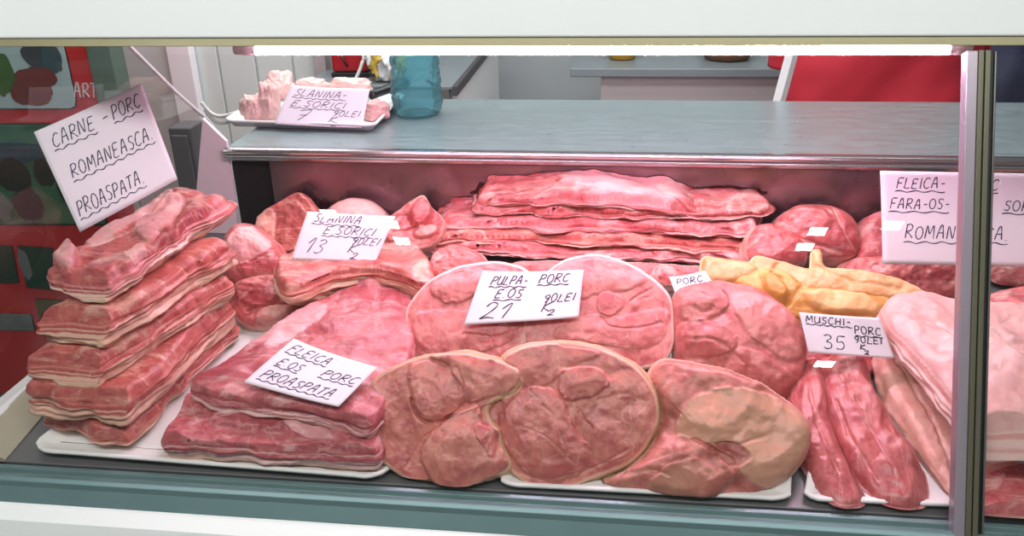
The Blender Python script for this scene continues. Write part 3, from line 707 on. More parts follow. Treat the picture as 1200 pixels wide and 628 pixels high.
# skeleton (relative to the feet): one continuous skinned body
bones = {'pelvis': ((0, 0, .95), .14), 'belly': ((0, 0, 1.10), .145), 'chest': ((0, .01, 1.32), .15), 'neck': ((0, .02, 1.50), .06), 'chin': ((0, -.01, 1.56), .058), 'head': ((0, 0, 1.66), .098), 'crown': ((0, .01, 1.74), .07)}
edges = [('pelvis', 'belly'), ('belly', 'chest'), ('chest', 'neck'), ('neck', 'chin'), ('chin', 'head'), ('head', 'crown')]
for s_, n_ in ((-1, 'l'), (1, 'r')):
    for k, (p, r_) in {'sho': ((s_*.19, .02, 1.42), .068), 'elb': ((s_*.25, .06, 1.13), .048), 'wri': ((s_*.16, -.14, .98), .030), 'palm': ((s_*.13, -.20, .96), .032),
                       'hip': ((s_*.10, 0, .88), .10), 'kne': ((s_*.11, -.02, .48), .062), 'ank': ((s_*.11, .02, .09), .042), 'toe': ((s_*.12, -.14, .035), .034)}.items(): bones[k+n_] = (p, r_)
    edges += [('chest', 'sho'+n_), ('sho'+n_, 'elb'+n_), ('elb'+n_, 'wri'+n_), ('wri'+n_, 'palm'+n_), ('pelvis', 'hip'+n_), ('hip'+n_, 'kne'+n_), ('kne'+n_, 'ank'+n_), ('ank'+n_, 'toe'+n_)]
    for q, (dx, ln) in enumerate(((-.028, .070), (-.009, .082), (.010, .078), (.028, .062))):
        b0 = bones['palm'+n_][0]; bones[f'f{q}a{n_}'] = ((b0[0]+dx*.8, b0[1]-.030, b0[2]+.002), .010); bones[f'f{q}b{n_}'] = ((b0[0]+dx*1.1, b0[1]-.030-ln*.55, b0[2]-.006), .009); bones[f'f{q}c{n_}'] = ((b0[0]+dx*1.1, b0[1]-.030-ln*.9, b0[2]-.026), .008)
        edges += [('palm'+n_, f'f{q}a{n_}'), (f'f{q}a{n_}', f'f{q}b{n_}'), (f'f{q}b{n_}', f'f{q}c{n_}')]
    bones['tha'+n_] = ((b0[0]-s_*.035, b0[1]+.005, b0[2]-.008), .011); bones['thb'+n_] = ((b0[0]-s_*.055, b0[1]-.035, b0[2]-.016), .009)
    edges += [('palm'+n_, 'tha'+n_), ('tha'+n_, 'thb'+n_)]
nm_ = list(bones); me = bpy.data.meshes.new('body'); me.from_pydata([bones[k][0] for k in nm_], [(nm_.index(a), nm_.index(b)) for a, b in edges], [])
bo = link('body', me, M['skin'], pr_, False)
sk = bo.modifiers.new('skin', 'SKIN'); ss = bo.modifiers.new('smooth', 'SUBSURF'); ss.levels = ss.render_levels = 2; sk.use_smooth_shade = True
for v_, k in zip(me.skin_vertices[0].data, nm_): v_.radius = (bones[k][1],)*2; v_.use_root = (k == 'pelvis')
loft('red_top', [(0, 0, .70, .26, .185), (0, 0, .86, .275, .20), (0, 0, 1.0, .275, .20), (0, 0, 1.15, .275, .19), (0, .01, 1.30, .262, .185), (0, .015, 1.42, .20, .14), (0, .02, 1.50, .075, .075)], M['red'], pr_, 72, .022, 4, 5)
for s_ in (-1, 1):
    P = [(s_*.20, .02, 1.44, .078, .078), (s_*.235, .04, 1.28, .075, .075), (s_*.25, .06, 1.12, .066, .066)]
    loft('sleeve', P, M['red'] if s_ < 0 else M['red'], pr_, 28, .006, 9+s_, 10)
loft('trousers', [(0, 0, .06, .20, .10), (0, 0, .4, .205, .12), (0, 0, .72, .22, .16), (0, 0, .9, .20, .15)], M['navy'], pr_, 40, .006, 3)
def lump(nm, c, r, mat, sq, parent):
    bm = bmesh.new(); bmesh.ops.create_icosphere(bm, subdivisions=4, radius=1)
    for v in bm.verts: v.co = Vector((c[0]+v.co.x*r*sq[0], c[1]+v.co.y*r*sq[1], c[2]+v.co.z*r*sq[2]))
    return bm_obj(nm, bm, mat, parent, True)
lump('hair', (0, .022, 1.705), .112, M['hair'], (.92, 1.0, .95), pr_)
lump('nose', (0, -.098, 1.645), .016, M['skin'], (.8, 1.2, 1.4), pr_)
for s_ in (-1, 1):
    lump('eye', (s_*.034, -.088, 1.672), .011, M['black'], (1.2, .6, .7), pr_); lump('ear', (s_*.098, .01, 1.645), .026, M['skin'], (.4, .8, 1.2), pr_)
lump('mouth', (0, -.088, 1.605), .018, M['redplast'], (1.3, .5, .35), pr_)
# dark padded jacket hanging to the right of the mullion
a, b = atY(1182, 118, 1.2), atY(1262, 118, 1.2)
jc = empty('hanging_jacket', 'dark navy quilted jacket hanging behind the worktop, right of the mullion', 'jacket', ((a[0]+b[0])/2, 1.21, -.2))
w_ = (b[0]-a[0])/2
loft('jacket_body', [(0, 0, -.15, w_*1.02, .10), (0, 0, .1, w_, .10), (0, 0, .35, w_, .11), (0, 0, .62, w_*.95, .11), (0, 0, .80, w_*.75, .08), (0, 0, .88, w_*.3, .05)], M['navy'], jc, 64, .022, 12, 13)
for s_ in (-1, 1): loft('jacket_sleeve', [(s_*w_*1.02, 0, .10, .05, .05), (s_*w_*1.0, 0, .4, .06, .06), (s_*w_*.85, 0, .74, .07, .06)], M['navy'], jc, 28, .014, 15+s_, 16)
# ------------------------------------------------------------------ meat
LAY = [(0, 'l'), (.10, 'l'), (.15, 'p'), (.19, 'l'), (.30, 'd'), (.36, 'f'), (.41, 'l'), (.47, 'd'), (.52, 'f'), (.68, 'f'), (.72, 'p'), (.78, 'f'), (.90, 'r'), (1, 'r')]
LAY3 = [(0, 'l'), (.12, 'l'), (.17, 'f'), (.22, 'l'), (.36, 'd'), (.42, 'f'), (.47, 'l'), (.52, 'f'), (.76, 'f'), (.84, 'r'), (1, 'r')]
LAY2 = [(0, 'l'), (.14, 'p'), (.22, 'l'), (.34, 'd'), (.40, 'f'), (.50, 'p'), (.56, 'd'), (.66, 'l'), (.72, 'f'), (.86, 'f'), (.94, 'p'), (1, 'p')]
mb1 = meat('belly_flesh', (194, 98, 92), (164, 68, 68), (214, 142, 132), (226, 176, 158), (216, 168, 142), .55, .40, 0, LAY, .35, patch=11)
mbt = meat('belly_flesh_membrane', (196, 96, 94), (150, 56, 60), (212, 150, 152), (230, 186, 174), (216, 168, 142), .35, .35, 0, LAY, .45, patch=11)
mb2 = meat('belly_flesh_pink', (202, 102, 104), (168, 66, 74), (222, 152, 152), (234, 186, 180), (224, 172, 164), .5, .40, 0, LAY2, .35, patch=11)
mb3 = meat('belly_top_dark', (188, 94, 98), (156, 64, 74), (212, 150, 154), (224, 178, 178), (216, 172, 150), .30, .38, 0, LAY3, .5, patch=8)
mrind = meat('belly_rind', (220, 174, 154), (206, 156, 134), (224, 184, 166), (226, 188, 172), (214, 166, 142), 0, .2, .0, None, .1)
mham = meat('ham_face', (206, 122, 110), (174, 80, 80), (220, 154, 138), (226, 174, 156), (198, 158, 116), 0, .06, .009, None, .38, .36)
mham2 = meat('ham_face_pink', (218, 128, 126), (188, 84, 90), (228, 156, 150), (240, 194, 188), (234, 188, 180), 0, .05, .008, None, .28, .36)
mskin = meat('ham_rind', (212, 170, 144), (198, 154, 122), (222, 184, 160), (224, 188, 168), (206, 164, 128), 0, .2, .0, None, .1)
mskinp = meat('ham_rind_pink', (228, 176, 166), (214, 154, 144), (234, 190, 182), (236, 196, 188), (226, 174, 160), 0, .2, .0, None, .1)
mjoint = meat('ham_joint', (200, 112, 110), (176, 82, 84), (222, 154, 146), (228, 176, 166), (206, 156, 132), .15, .15, .004, None, .25, .34)
mtan = meat('cut_tan', (206, 124, 114), (164, 80, 74), (202, 146, 122), (216, 166, 150), (204, 164, 134), .05, .10, .007, None, .2, .38)
mten = meat('tenderloin_flesh', (184, 92, 92), (158, 64, 70), (206, 132, 128), (218, 160, 156), (190, 100, 100), .35, .1, 0, None, .2, .3, streak_axis=1)
mfat = meat('back_fat', (228, 178, 172), (220, 160, 158), (232, 190, 186), (234, 194, 188), (222, 156, 150), 0, .3, .003, [(0, 'f'), (.4, 'f'), (.5, 'l'), (.62, 'r'), (.75, 'f'), (1, 'p')], .12, .4)
mfat2 = meat('flank_skin', (224, 172, 158), (212, 150, 136), (230, 186, 172), (232, 190, 178), (220, 164, 148), 0, .25, .0, None, .1, .42)
myel = meat('pale_rind', (208, 162, 116), (196, 142, 92), (224, 188, 148), (224, 188, 156), (214, 166, 110), 0, .25, .0, None, .05, .42)
myel2 = meat('deep_yellow_rind', (202, 150, 84), (190, 128, 56), (220, 180, 124), (222, 184, 138), (212, 160, 92), 0, .2, .0, None, .05, .42)
mtrim = meat('trimmings', (196, 96, 96), (168, 66, 72), (214, 138, 132), (228, 176, 168), (216, 156, 146), .3, .35, .004, None, .35, .34)

BEL = dict(split=.80, group=None)
# --- the tall stack on the left (top-left A, near corner B, far right corner C: bottom edges in the photograph)
ST = 'slabs in the tall stack on the left tray'
for nm, pxs, h, T, bl, kw in [
  ('lowest slab of the tall pork belly stack, thin and flat on the white tray', [(58, 503), (152, 531), (283, 392)], .010, .036, mb1, dict(layer_disp=.004)),
  ('second slab from the bottom of the tall pork belly stack, with torn meaty corner', [(38, 490), (152, 509), (278, 380)], .044, .062, mb1, dict(layer_disp=.008, bend=(0, 0, 0, -.006))),
  ('middle slab of the tall pork belly stack, with thick pale rind edge', [(42, 446), (108, 462), (272, 352)], .104, .053, mb1, dict(layer_disp=.007)),
  ('second slab from the top of the tall pork belly stack, with ragged meat edge', [(50, 404), (120, 414), (276, 314)], .155, .058, mb1, dict(layer_disp=.008)),
  ('topmost slab of the tall pork belly stack, with rib marks and a curled tip', [(58, 342), (122, 358), (272, 258)], .216, .048, mbt, dict(layer_disp=.008, lump=.008, wob=.008, bend=(0, 0, 0, .004),
    blobs=[(76, 298, 16, 14, 20, .018, .9)],
    patches=[([(92, 268), (130, 240), (185, 226), (200, 232), (160, 262), (110, 285)], .006, .006, .95), ([(160, 266), (188, 240), (205, 232), (214, 240), (190, 268), (172, 280)], .005, .010, .85), ([(205, 262), (222, 242), (244, 240), (248, 252), (222, 266)], .005, .010, .15), ([(180, 284), (195, 268), (206, 268), (204, 282), (188, 294)], .004, .008, .15), ([(130, 318), (150, 300), (178, 292), (180, 304), (150, 322)], .004, .006, .2), ([(146, 296), (160, 286), (172, 290), (160, 300)], .003, .008, 1.0)],
    seams=[([(100, 288), (140, 276), (180, 262)], .003, .005, .9), ([(120, 332), (180, 296), (240, 258)], .003, .004, .9)])),
]:
    slab('pork_belly_slab', nm, pxs, h, T, (bl, mrind), group=ST, split=.86, lf=16, er=.014, N=260, **({'lump': .006, 'wob': .006} | kw))

# --- two slabs on the front tray
slab('pork_belly_slab', 'lower of two pork belly slabs at the front, beneath the slab carrying the card', [(196, 540), (444, 553), (462, 492)], .009, .046, (mb3, mrind), split=.8, layer_disp=.006, wob=.004, lump=.006, er=.008,
     blobs=[(300, 492, 60, 12, 5, .008, .25), (360, 500, 40, 10, 20, -.008, .9)])
chunk('pork_belly_slab', 'upper of two pork belly slabs at the front, long and dark pink, carrying a card', 'meat',
      [(221, 450), (262, 424), (312, 386), (362, 354), (412, 334), (458, 318), (482, 336), (484, 388), (474, 430), (436, 490), (400, 486), (350, 474), (290, 466)], ('D', .090), .042, (mb3, mrind), er=.009, split=.8,
      layer_disp=.006, lump=.006, dome=.012, group=None, bulge=.002,
        patches=[([(372, 356), (410, 336), (452, 322), (478, 342), (476, 392), (420, 398), (372, 388)], .010, .004, .58), ([(282, 412), (330, 376), (368, 356), (384, 372), (350, 396), (310, 414)], .008, .003, .98), ([(226, 446), (262, 425), (296, 404), (318, 416), (280, 438), (250, 450)], .008, .003, .12), ([(400, 345), (425, 335), (440, 360), (425, 388), (404, 384)], .006, .003, .25), ([(446, 345), (466, 338), (474, 370), (460, 396), (446, 376)], .006, .003, .2)],
      blobs=[(300, 448, 50, 9, 12, .003, .25), (435, 330, 24, 9, 0, .012, .4)],
      seams=[([(442, 345), (438, 370), (445, 398)], .0022, .002, .6)])

# --- ham slices
def ham(label, px, spec, T, face, rind, seams, patches, **kw):
    k = dict(er=.009, dome=.006, lump=.0030, lf=24, split=.0, meat_name='cut_face', rind_name='rind', N=240, K=72, wob=.0012); k.update(kw)
    return chunk('pork_ham_slice', label, 'meat', px, spec, T, (face, rind), seams=seams, patches=patches, **k)
ham('rear left ham slice, under the left half of the card marked 21',
    [(476, 388), (475, 362), (488, 341), (508, 324), (540, 310), (580, 305), (612, 311), (626, 328), (622, 356), (616, 396), (602, 424), (560, 434), (515, 434), (484, 416)],
    ('T', 540, 400, .13, 42), .095, mham2, mskinp,
    [([(545, 392), (580, 396), (610, 385)], .002, .003, .3)],
    [([(506, 345), (512, 330), (545, 318), (590, 316), (600, 330), (560, 345), (530, 356)], .004, .008, .6), ([(484, 372), (530, 365), (580, 372), (600, 395), (560, 412), (500, 412)], .006, .005, .45)], taper=.8)
ham('rear right ham slice, large and round with white fat rim, beside the card marked 21',
    [(612, 372), (624, 336), (652, 308), (690, 296), (722, 301), (756, 317), (782, 340), (790, 364), (790, 402), (778, 424), (742, 434), (690, 430), (645, 424), (616, 414)],
    ('T', 700, 405, .13, 42), .095, mham2, mskinp,
    [([(738, 354), (752, 345), (772, 333)], .0016, .004, .5), ([(704, 372), (716, 384), (745, 386), (776, 378)], .002, .003, .3), ([(738, 354), (750, 352), (768, 346)], .0014, .002, .4)],
    [([(635, 345), (655, 314), (690, 303), (730, 310), (758, 328), (735, 340), (700, 346), (670, 352)], .004, .005, .6), ([(700, 350), (712, 343), (726, 348), (728, 362), (714, 370), (702, 364)], .003, .007, .2), ([(690, 372), (730, 372), (778, 362), (778, 392), (750, 408), (690, 400), (650, 392)], .006, .004, .55)], taper=.8)
ham('front left ham slice, tan rimmed with a folded flap and torn right edge',
    [(421, 480), (428, 455), (445, 437), (470, 424), (505, 414), (545, 412), (580, 418), (606, 429), (614, 442), (604, 460), (588, 467), (577, 473), (573, 482), (580, 496), (590, 504), (590, 520), (599, 536), (600, 549), (582, 562), (545, 576), (510, 574), (475, 563), (450, 543), (432, 515)],
    ('T', 505, 575, -.117, 38), .05, mham, mskin,
    [([(482, 468), (488, 484), (500, 494), (518, 494), (530, 486)], .0022, .009, .15), ([(536, 432), (543, 450), (546, 466)], .0016, .003, .6), ([(480, 430), (478, 450), (482, 468)], .0016, .003, .5), ([(476, 548), (492, 520), (512, 502)], .0022, .002, .1)],
    [([(505, 416), (545, 414), (600, 430), (607, 442), (598, 458), (572, 465), (548, 470), (540, 450), (528, 430)], .0035, .009, .62), ([(482, 430), (510, 424), (528, 432), (541, 456), (543, 472), (520, 488), (500, 490), (485, 470)], .004, .006, .48), ([(494, 530), (516, 500), (545, 480), (560, 476), (566, 494), (582, 504), (584, 518), (594, 545), (576, 560), (545, 574), (512, 568)], .004, .016, .64), ([(560, 500), (576, 500), (584, 518), (578, 535), (566, 520)], .003, .005, .3)], center=(512, 498))
ham('front right ham slice, broad and tan rimmed with a deep red centre',
    [(586, 425), (600, 408), (640, 399), (680, 400), (715, 410), (745, 427), (765, 450), (773, 475), (770, 505), (755, 530), (735, 547), (700, 560), (662, 574), (630, 573), (604, 560), (590, 540), (583, 515), (568, 492), (563, 472), (585, 462), (606, 455), (604, 438)],
    ('T', 650, 572, -.106, 38), .045, mham, mskin,
    [([(672, 470), (682, 488), (694, 502)], .0018, .004, .5), ([(604, 552), (640, 562), (690, 550), (740, 525)], .0016, .002, .3), ([(612, 500), (640, 512), (668, 540)], .0012, .001, .5), ([(630, 470), (650, 490), (660, 520)], .0012, .001, .5), ([(700, 470), (730, 462), (755, 470)], .0012, .0015, .4)],
    [([(592, 425), (606, 412), (645, 405), (695, 410), (700, 418), (664, 432), (642, 452), (612, 450)], .004, .004, .38), ([(592, 478), (612, 458), (645, 456), (660, 472), (674, 502), (690, 530), (680, 552), (650, 564), (612, 548), (594, 520), (586, 497)], .0045, .010, .30), ([(656, 440), (672, 430), (700, 432), (714, 446), (702, 460), (676, 469), (656, 462)], .003, .010, .36), ([(718, 442), (745, 440), (765, 475), (760, 515), (725, 540), (698, 532), (684, 500), (700, 480)], .008, .004, .58), ([(566, 474), (584, 465), (592, 480), (586, 500), (572, 490)], .003, -.008, .12)], center=(660, 490))
# --- ham joints to the right
chunk('pork_ham_joint', 'ham joint with glossy seams behind the tan joint, left of the tenderloins', 'meat',
    [(789, 350), (800, 333), (832, 327), (872, 330), (906, 345), (930, 365), (945, 392), (947, 430), (935, 456), (912, 470), (886, 462), (850, 455), (815, 448), (792, 430), (787, 390)],
    ('T', 850, 455, .09, 42), .10, (mjoint, mskinp), er=.02, dome=.02, lump=.006, split=.25, N=160, K=44, taper=.8,
    seams=[([(800, 400), (840, 404), (870, 430)], .002, .004, .5), ([(815, 345), (828, 350), (834, 362), (822, 370), (812, 362)], .0016, .004, .5), ([(795, 402), (830, 400), (850, 410)], .0016, .003, .7)],
    patches=[([(796, 345), (820, 336), (846, 342), (850, 362), (828, 376), (800, 374)], .004, .010, .55), ([(858, 345), (900, 348), (932, 375), (942, 410), (920, 425), (892, 408), (868, 385)], .005, .007, .66), ([(794, 385), (825, 378), (852, 392), (860, 408), (830, 420), (796, 414)], .004, .008, .32), ([(864, 412), (890, 418), (925, 440), (910, 462), (880, 455), (850, 440)], .005, .006, .5)])
chunk('pork_ham_joint', 'big tan ham joint at the front, its cut face tilted up beside the tenderloins', 'meat',
    [(757, 438), (776, 418), (815, 421), (856, 432), (896, 447), (928, 470), (950, 494), (952, 518), (940, 548), (905, 574), (860, 588), (790, 588), (734, 580), (704, 570), (736, 546), (758, 524), (772, 492), (768, 460)],
    ('T', 830, 590, -.108, 41), .065, (mtan, mskin), er=.018, dome=.018, lump=.006, split=.3, N=180, K=50, taper=.85, center=(830, 520),
    seams=[([(852, 530), (880, 516), (938, 500)], .0016, .003, .4), ([(705, 562), (760, 552), (790, 562)], .002, .004, .2), ([(760, 470), (780, 450), (800, 425)], .0016, .002, .5)],
    patches=[([(770, 430), (800, 424), (856, 436), (898, 452), (850, 456), (812, 464), (796, 486), (778, 480)], .004, .004, .45), ([(792, 508), (800, 482), (816, 464), (852, 456), (892, 460), (926, 476), (948, 496), (948, 520), (934, 546), (900, 570), (872, 560), (852, 535), (822, 518)], .003, .006, 1.0), ([(838, 522), (862, 522), (876, 536), (862, 548), (842, 540)], .003, -.006, .25), ([(706, 562), (745, 530), (770, 512), (800, 514), (840, 535), (858, 560), (830, 584), (760, 580)], .0035, .014, .5), ([(760, 575), (780, 548), (815, 540), (845, 560), (830, 584)], .003, .004, .7)])
# --- tenderloins
chunk('pork_tenderloin', 'left pork tenderloin, narrower, lying against the tan ham joint', 'meat',
    [(925, 468), (934, 436), (952, 414), (968, 436), (974, 480), (988, 520), (1004, 556), (1014, 584), (1000, 596), (980, 592), (958, 566), (942, 530), (929, 495)], ('T', 1000, 592, -.116, 74), .05, (mten,), er=.020, dome=.010, lump=.004, bulge=.004,
    seams=[([(945, 450), (956, 500), (985, 560)], .0025, .003, .3)], blobs=[(950, 470, 14, 30, 10, .004, .65)])
chunk('pork_tenderloin', 'right pork tenderloin, thick and glossy, running to the front edge', 'meat',
    [(962, 448), (972, 412), (995, 398), (1016, 416), (1032, 458), (1052, 492), (1072, 520), (1086, 552), (1088, 580), (1072, 592), (1044, 590), (1018, 566), (994, 530), (974, 490)], ('T', 1040, 590, -.114, 74), .055, (mten,), er=.022, dome=.012, lump=.005, bulge=.004,
    seams=[([(985, 440), (1010, 490), (1040, 545), (1060, 580)], .0025, .003, .3), ([(980, 470), (1000, 520), (1030, 565)], .0025, .004, .5)], blobs=[(1010, 470, 16, 40, -25, .004, .7), (1050, 540, 18, 40, -25, .004, .6)])
chunk('pork_trimming', 'dark red pork trimming behind the card marked 35', 'meat', [(935, 415), (948, 392), (985, 384), (1025, 392), (1042, 415), (1040, 440), (1000, 446), (955, 440)], ('T', 990, 446, .17, 52), .06, (mtrim,), er=.018, dome=.012, lump=.008)
# --- fat and flank slabs on the right
chunk('pork_flank_slab', 'pale skin-on pork slab under the thick fat slab, beside the tenderloins', 'meat',
    [(1030, 400), (1060, 395), (1100, 420), (1150, 470), (1190, 520), (1205, 572), (1150, 588), (1118, 578), (1098, 550), (1068, 500), (1040, 450)], ('T', 1140, 586, -.094, 75), .045, (mfat2, mfat2), er=.014, dome=.006, lump=.005, seams=[([(1048, 420), (1090, 490), (1120, 560)], .003, .003, .2)])
chunk('pork_fat_slab', 'thick slab of pink-white pork fat on top, behind the mullion', 'meat',
    [(1036, 352), (1060, 340), (1095, 338), (1135, 348), (1180, 350), (1240, 362), (1290, 420), (1290, 500), (1215, 512), (1165, 515), (1130, 475), (1095, 432), (1062, 395), (1040, 372)], ('D', .128), .058, (mfat, mfat), er=.018, dome=.012, lump=.006, layer_disp=.004, split=.5, rind_name='meat_layer',
    blobs=[(1082, 352, 34, 10, 6, .0, .2), (1150, 420, 50, 40, 30, .004, .8)], seams=[([(1095, 380), (1140, 420), (1180, 440)], .003, .003, .1), ([(1165, 400), (1200, 430), (1240, 440)], .003, .002, .1)])
chunk('pork_flank_slab', 'lowest pale pork slab at the bottom right corner, right of the mullion', 'meat',
    [(1146, 560), (1185, 541), (1260, 545), (1300, 570), (1280, 600), (1200, 600), (1150, 592)], ('D', .030), .022, (mb2, mrind), er=.012, split=.7, lump=.005)
chunk('pork_flank_slab', 'pork slab at the back right behind the fat slab, right of the mullion', 'meat',
    [(1150, 345), (1180, 335), (1230, 330), (1290, 345), (1290, 372), (1220, 372), (1160, 362)], ('D', .09), .07, (mb2, mrind), er=.016, split=.7)
chunk('pork_shoulder_piece', 'dark pink pork piece below the large white sign, right of the mullion', 'meat',
    [(1160, 318), (1180, 304), (1220, 300), (1260, 310), (1262, 340), (1210, 346), (1168, 340)], ('T', 1210, 346, .45, 45), .10, (mtrim,), er=.02, dome=.015)

# --- back, centre: long belly slabs laid crosswise
KG = 'long belly slabs stacked crosswise at the back'
KK = dict(group=KG, split=.9, layer_disp=.010, lump=.008, wob=.008, er=.012, N=280, lf=14)
slab('pork_belly_slab', 'lowest long belly slab of the crosswise stack at the back', [(506, 300), (886, 314)], .022, .030, (mb2, mb2), depth=.14, bend=(.003, 0, 0, 0), **KK)
slab('pork_belly_slab', 'fourth long belly slab from the top of the crosswise stack, marbled at its right end', [(500, 284), (876, 297)], .046, .028, (mb1, mb2), depth=.13, bend=(-.008, 0, 0, 0), **KK)
slab('pork_belly_slab', 'third long belly slab from the top in the crosswise stack at the back', [(516, 266), (888, 281)], .070, .026, (mb2, mb2), depth=.13, bend=(-.006, 0, .004, 0), **KK)
slab('pork_belly_slab', 'second long belly slab from the top in the crosswise stack, its right end curled', [(554, 252), (897, 262)], .092, .022, (mbt, mb2), depth=.12, bend=(.006, 0, .006, 0), **KK)
slab('pork_belly_slab', 'topmost long belly slab of the crosswise stack at the back, humped', [(562, 240), (838, 250)], .112, .026, (mbt, mb2), depth=.12, bend=(-.018, 0, -.006, 0), dome=.010, blobs=[(735, 218, 80, 22, 4, .006, 1.0), (610, 226, 40, 8, 0, .0, .3)], **KK)
chunk('pork_trimming', 'red marbled pork trimming below the left end of the crosswise stack', 'meat', [(500, 320), (506, 296), (530, 286), (560, 292), (572, 310), (556, 326), (520, 330)], ('T', 535, 326, .36, 45), .06, (mtrim,), er=.015, dome=.01, lump=.008)
chunk('pork_trimming', 'red pork strip peeping out between the rear hams and the crosswise stack', 'meat', [(584, 318), (600, 306), (660, 304), (760, 306), (830, 312), (850, 326), (760, 334), (640, 330)], ('T', 700, 330, .36, 45), .05, (mtrim,), er=.012, dome=.008, lump=.008)

# --- back left group
chunk('pork_belly_piece', 'orange-red belly piece with pale rind edge standing at the back left', 'meat', [(298, 270), (305, 250), (345, 225), (358, 230), (372, 248), (378, 284), (350, 292), (310, 292)], ('T', 340, 290, .47, 42, -12), .05, (mb1, mrind), er=.008, split=.3, lump=.006,
    patches=[([(300, 270), (306, 254), (318, 246), (322, 262), (314, 284)], .005, .008, 1.0), ([(326, 250), (344, 234), (362, 252), (372, 272), (350, 284), (325, 280)], .006, .004, .35)])
chunk('pork_shoulder_piece', 'smooth pale pink rounded piece at the back left behind the card marked 13', 'meat', [(374, 256), (384, 238), (408, 227), (432, 230), (450, 244), (456, 268), (420, 285), (385, 280)], ('T', 415, 275, .50, 45), .10, (mfat,), er=.03, dome=.02, lump=.003)
chunk('pork_hock', 'bony red pork hock with curled skin rim, right of the card marked 13', 'meat', [(448, 262), (470, 240), (488, 228), (498, 227), (506, 240), (520, 254), (518, 272), (504, 286), (480, 292), (455, 285)], ('T', 485, 290, .44, 42, 10), .09, (mtrim, mrind), er=.014, dome=.006, lump=.008, split=.25,
    blobs=[(494, 250, 14, 18, 20, .014, .3), (500, 272, 16, 8, -20, .010, .9), (470, 262, 18, 12, -20, -.006, .2)], seams=[([(462, 272), (485, 268), (508, 262)], .003, .006, .8)])
chunk('pork_fat_slab', 'thick slab of fatty pork with orange rind under the card marked 13', 'meat', [(322, 305), (345, 290), (400, 282), (450, 280), (488, 284), (508, 318), (495, 326), (440, 312), (390, 316), (350, 330), (330, 330)], ('D', .135), .05, (mb1, mrind), er=.012, split=.45, lump=.006, layer_disp=.004, bulge=.004,
    shift=(0, 0, 0))
chunk('pork_belly_roll', 'pale rolled belly piece wedged between the tall stack and the back left pieces', 'meat', [(255, 300), (262, 268), (280, 256), (310, 268), (330, 296), (326, 320), (290, 330), (262, 326)], ('T', 290, 326, .33, 45, 10), .09, (mb2, mrind), er=.025, split=.4, dome=.012, lump=.006, patches=[([(262, 296), (275, 268), (300, 268), (318, 290), (300, 304), (275, 312)], .008, .006, 1.0), ([(280, 314), (305, 306), (324, 300), (322, 318), (295, 326)], .006, .006, .3)])
chunk('pork_shoulder_piece', 'dark red pork piece with folded skin beside the tall stack', 'meat', [(262, 345), (275, 328), (310, 320), (345, 328), (354, 350), (340, 374), (310, 384), (280, 378)], ('T', 310, 382, .22, 48), .05, (mtrim, mrind), er=.016, split=.4, dome=.008, lump=.007,
    blobs=[(300, 345, 28, 16, 0, .006, .1), (325, 368, 24, 9, -20, .012, .95)], seams=[([(290, 366), (320, 360), (348, 356)], .003, .006, .8)])
chunk('pork_shoulder_piece', 'round red pork piece under the fatty slab, behind the card reading FLEICA', 'meat', [(348, 355), (360, 338), (390, 330), (415, 336), (420, 355), (400, 372), (370, 378), (352, 372)], ('T', 385, 376, .28, 45), .06, (mtrim,), er=.02, dome=.012, blobs=[(372, 352, 10, 8, 0, .002, 1.0)])
chunk('pork_trimming', 'knobbly pink pork trimming beside the rear left ham slice', 'meat', [(405, 345), (425, 326), (455, 318), (490, 318), (508, 335), (500, 358), (470, 362), (430, 362)], ('T', 455, 360, .27, 48), .06, (mtrim,), er=.018, dome=.012, lump=.010, lf=34)

# --- back right group
chunk('pork_shoulder_piece', 'round red pork shoulder piece at the back right, above the yellow rinds', 'meat', [(905, 275), (912, 252), (930, 238), (955, 234), (985, 238), (1005, 252), (1014, 278), (1000, 298), (960, 300), (925, 292)], ('T', 960, 298, .46, 42), .11, (mtrim, mrind), er=.03, dome=.016, lump=.006, split=.6,
    seams=[([(975, 240), (985, 270), (1000, 290)], .003, .006, .6), ([(912, 270), (945, 285), (990, 296)], .003, .004, .9)], blobs=[(945, 258, 26, 18, 10, .006, .55)])
chunk('pork_shoulder_piece', 'small red pork piece at the right end of the crosswise stack', 'meat', [(874, 292), (880, 270), (896, 259), (922, 264), (946, 282), (945, 304), (915, 314), (885, 310)], ('T', 910, 312, .40, 45), .09, (mtrim,), er=.025, dome=.012, lump=.006)
chunk('pork_belly_piece', 'pale pork piece half hidden by the left edge of the large white sign', 'meat', [(1004, 298), (1012, 262), (1030, 246), (1060, 246), (1085, 262), (1090, 290), (1060, 306), (1020, 308)], ('T', 1045, 306, .47, 40), .09, (mb2, mrind), er=.02, dome=.01, split=.4)
chunk('pork_shoulder_piece', 'long dark pink pork piece beneath the large white sign', 'meat', [(985, 318), (1000, 300), (1050, 294), (1110, 300), (1140, 318), (1140, 345), (1090, 352), (1030, 346), (995, 338)], ('T', 1065, 350, .40, 45), .08, (mtrim,), er=.025, dome=.012, lump=.007)
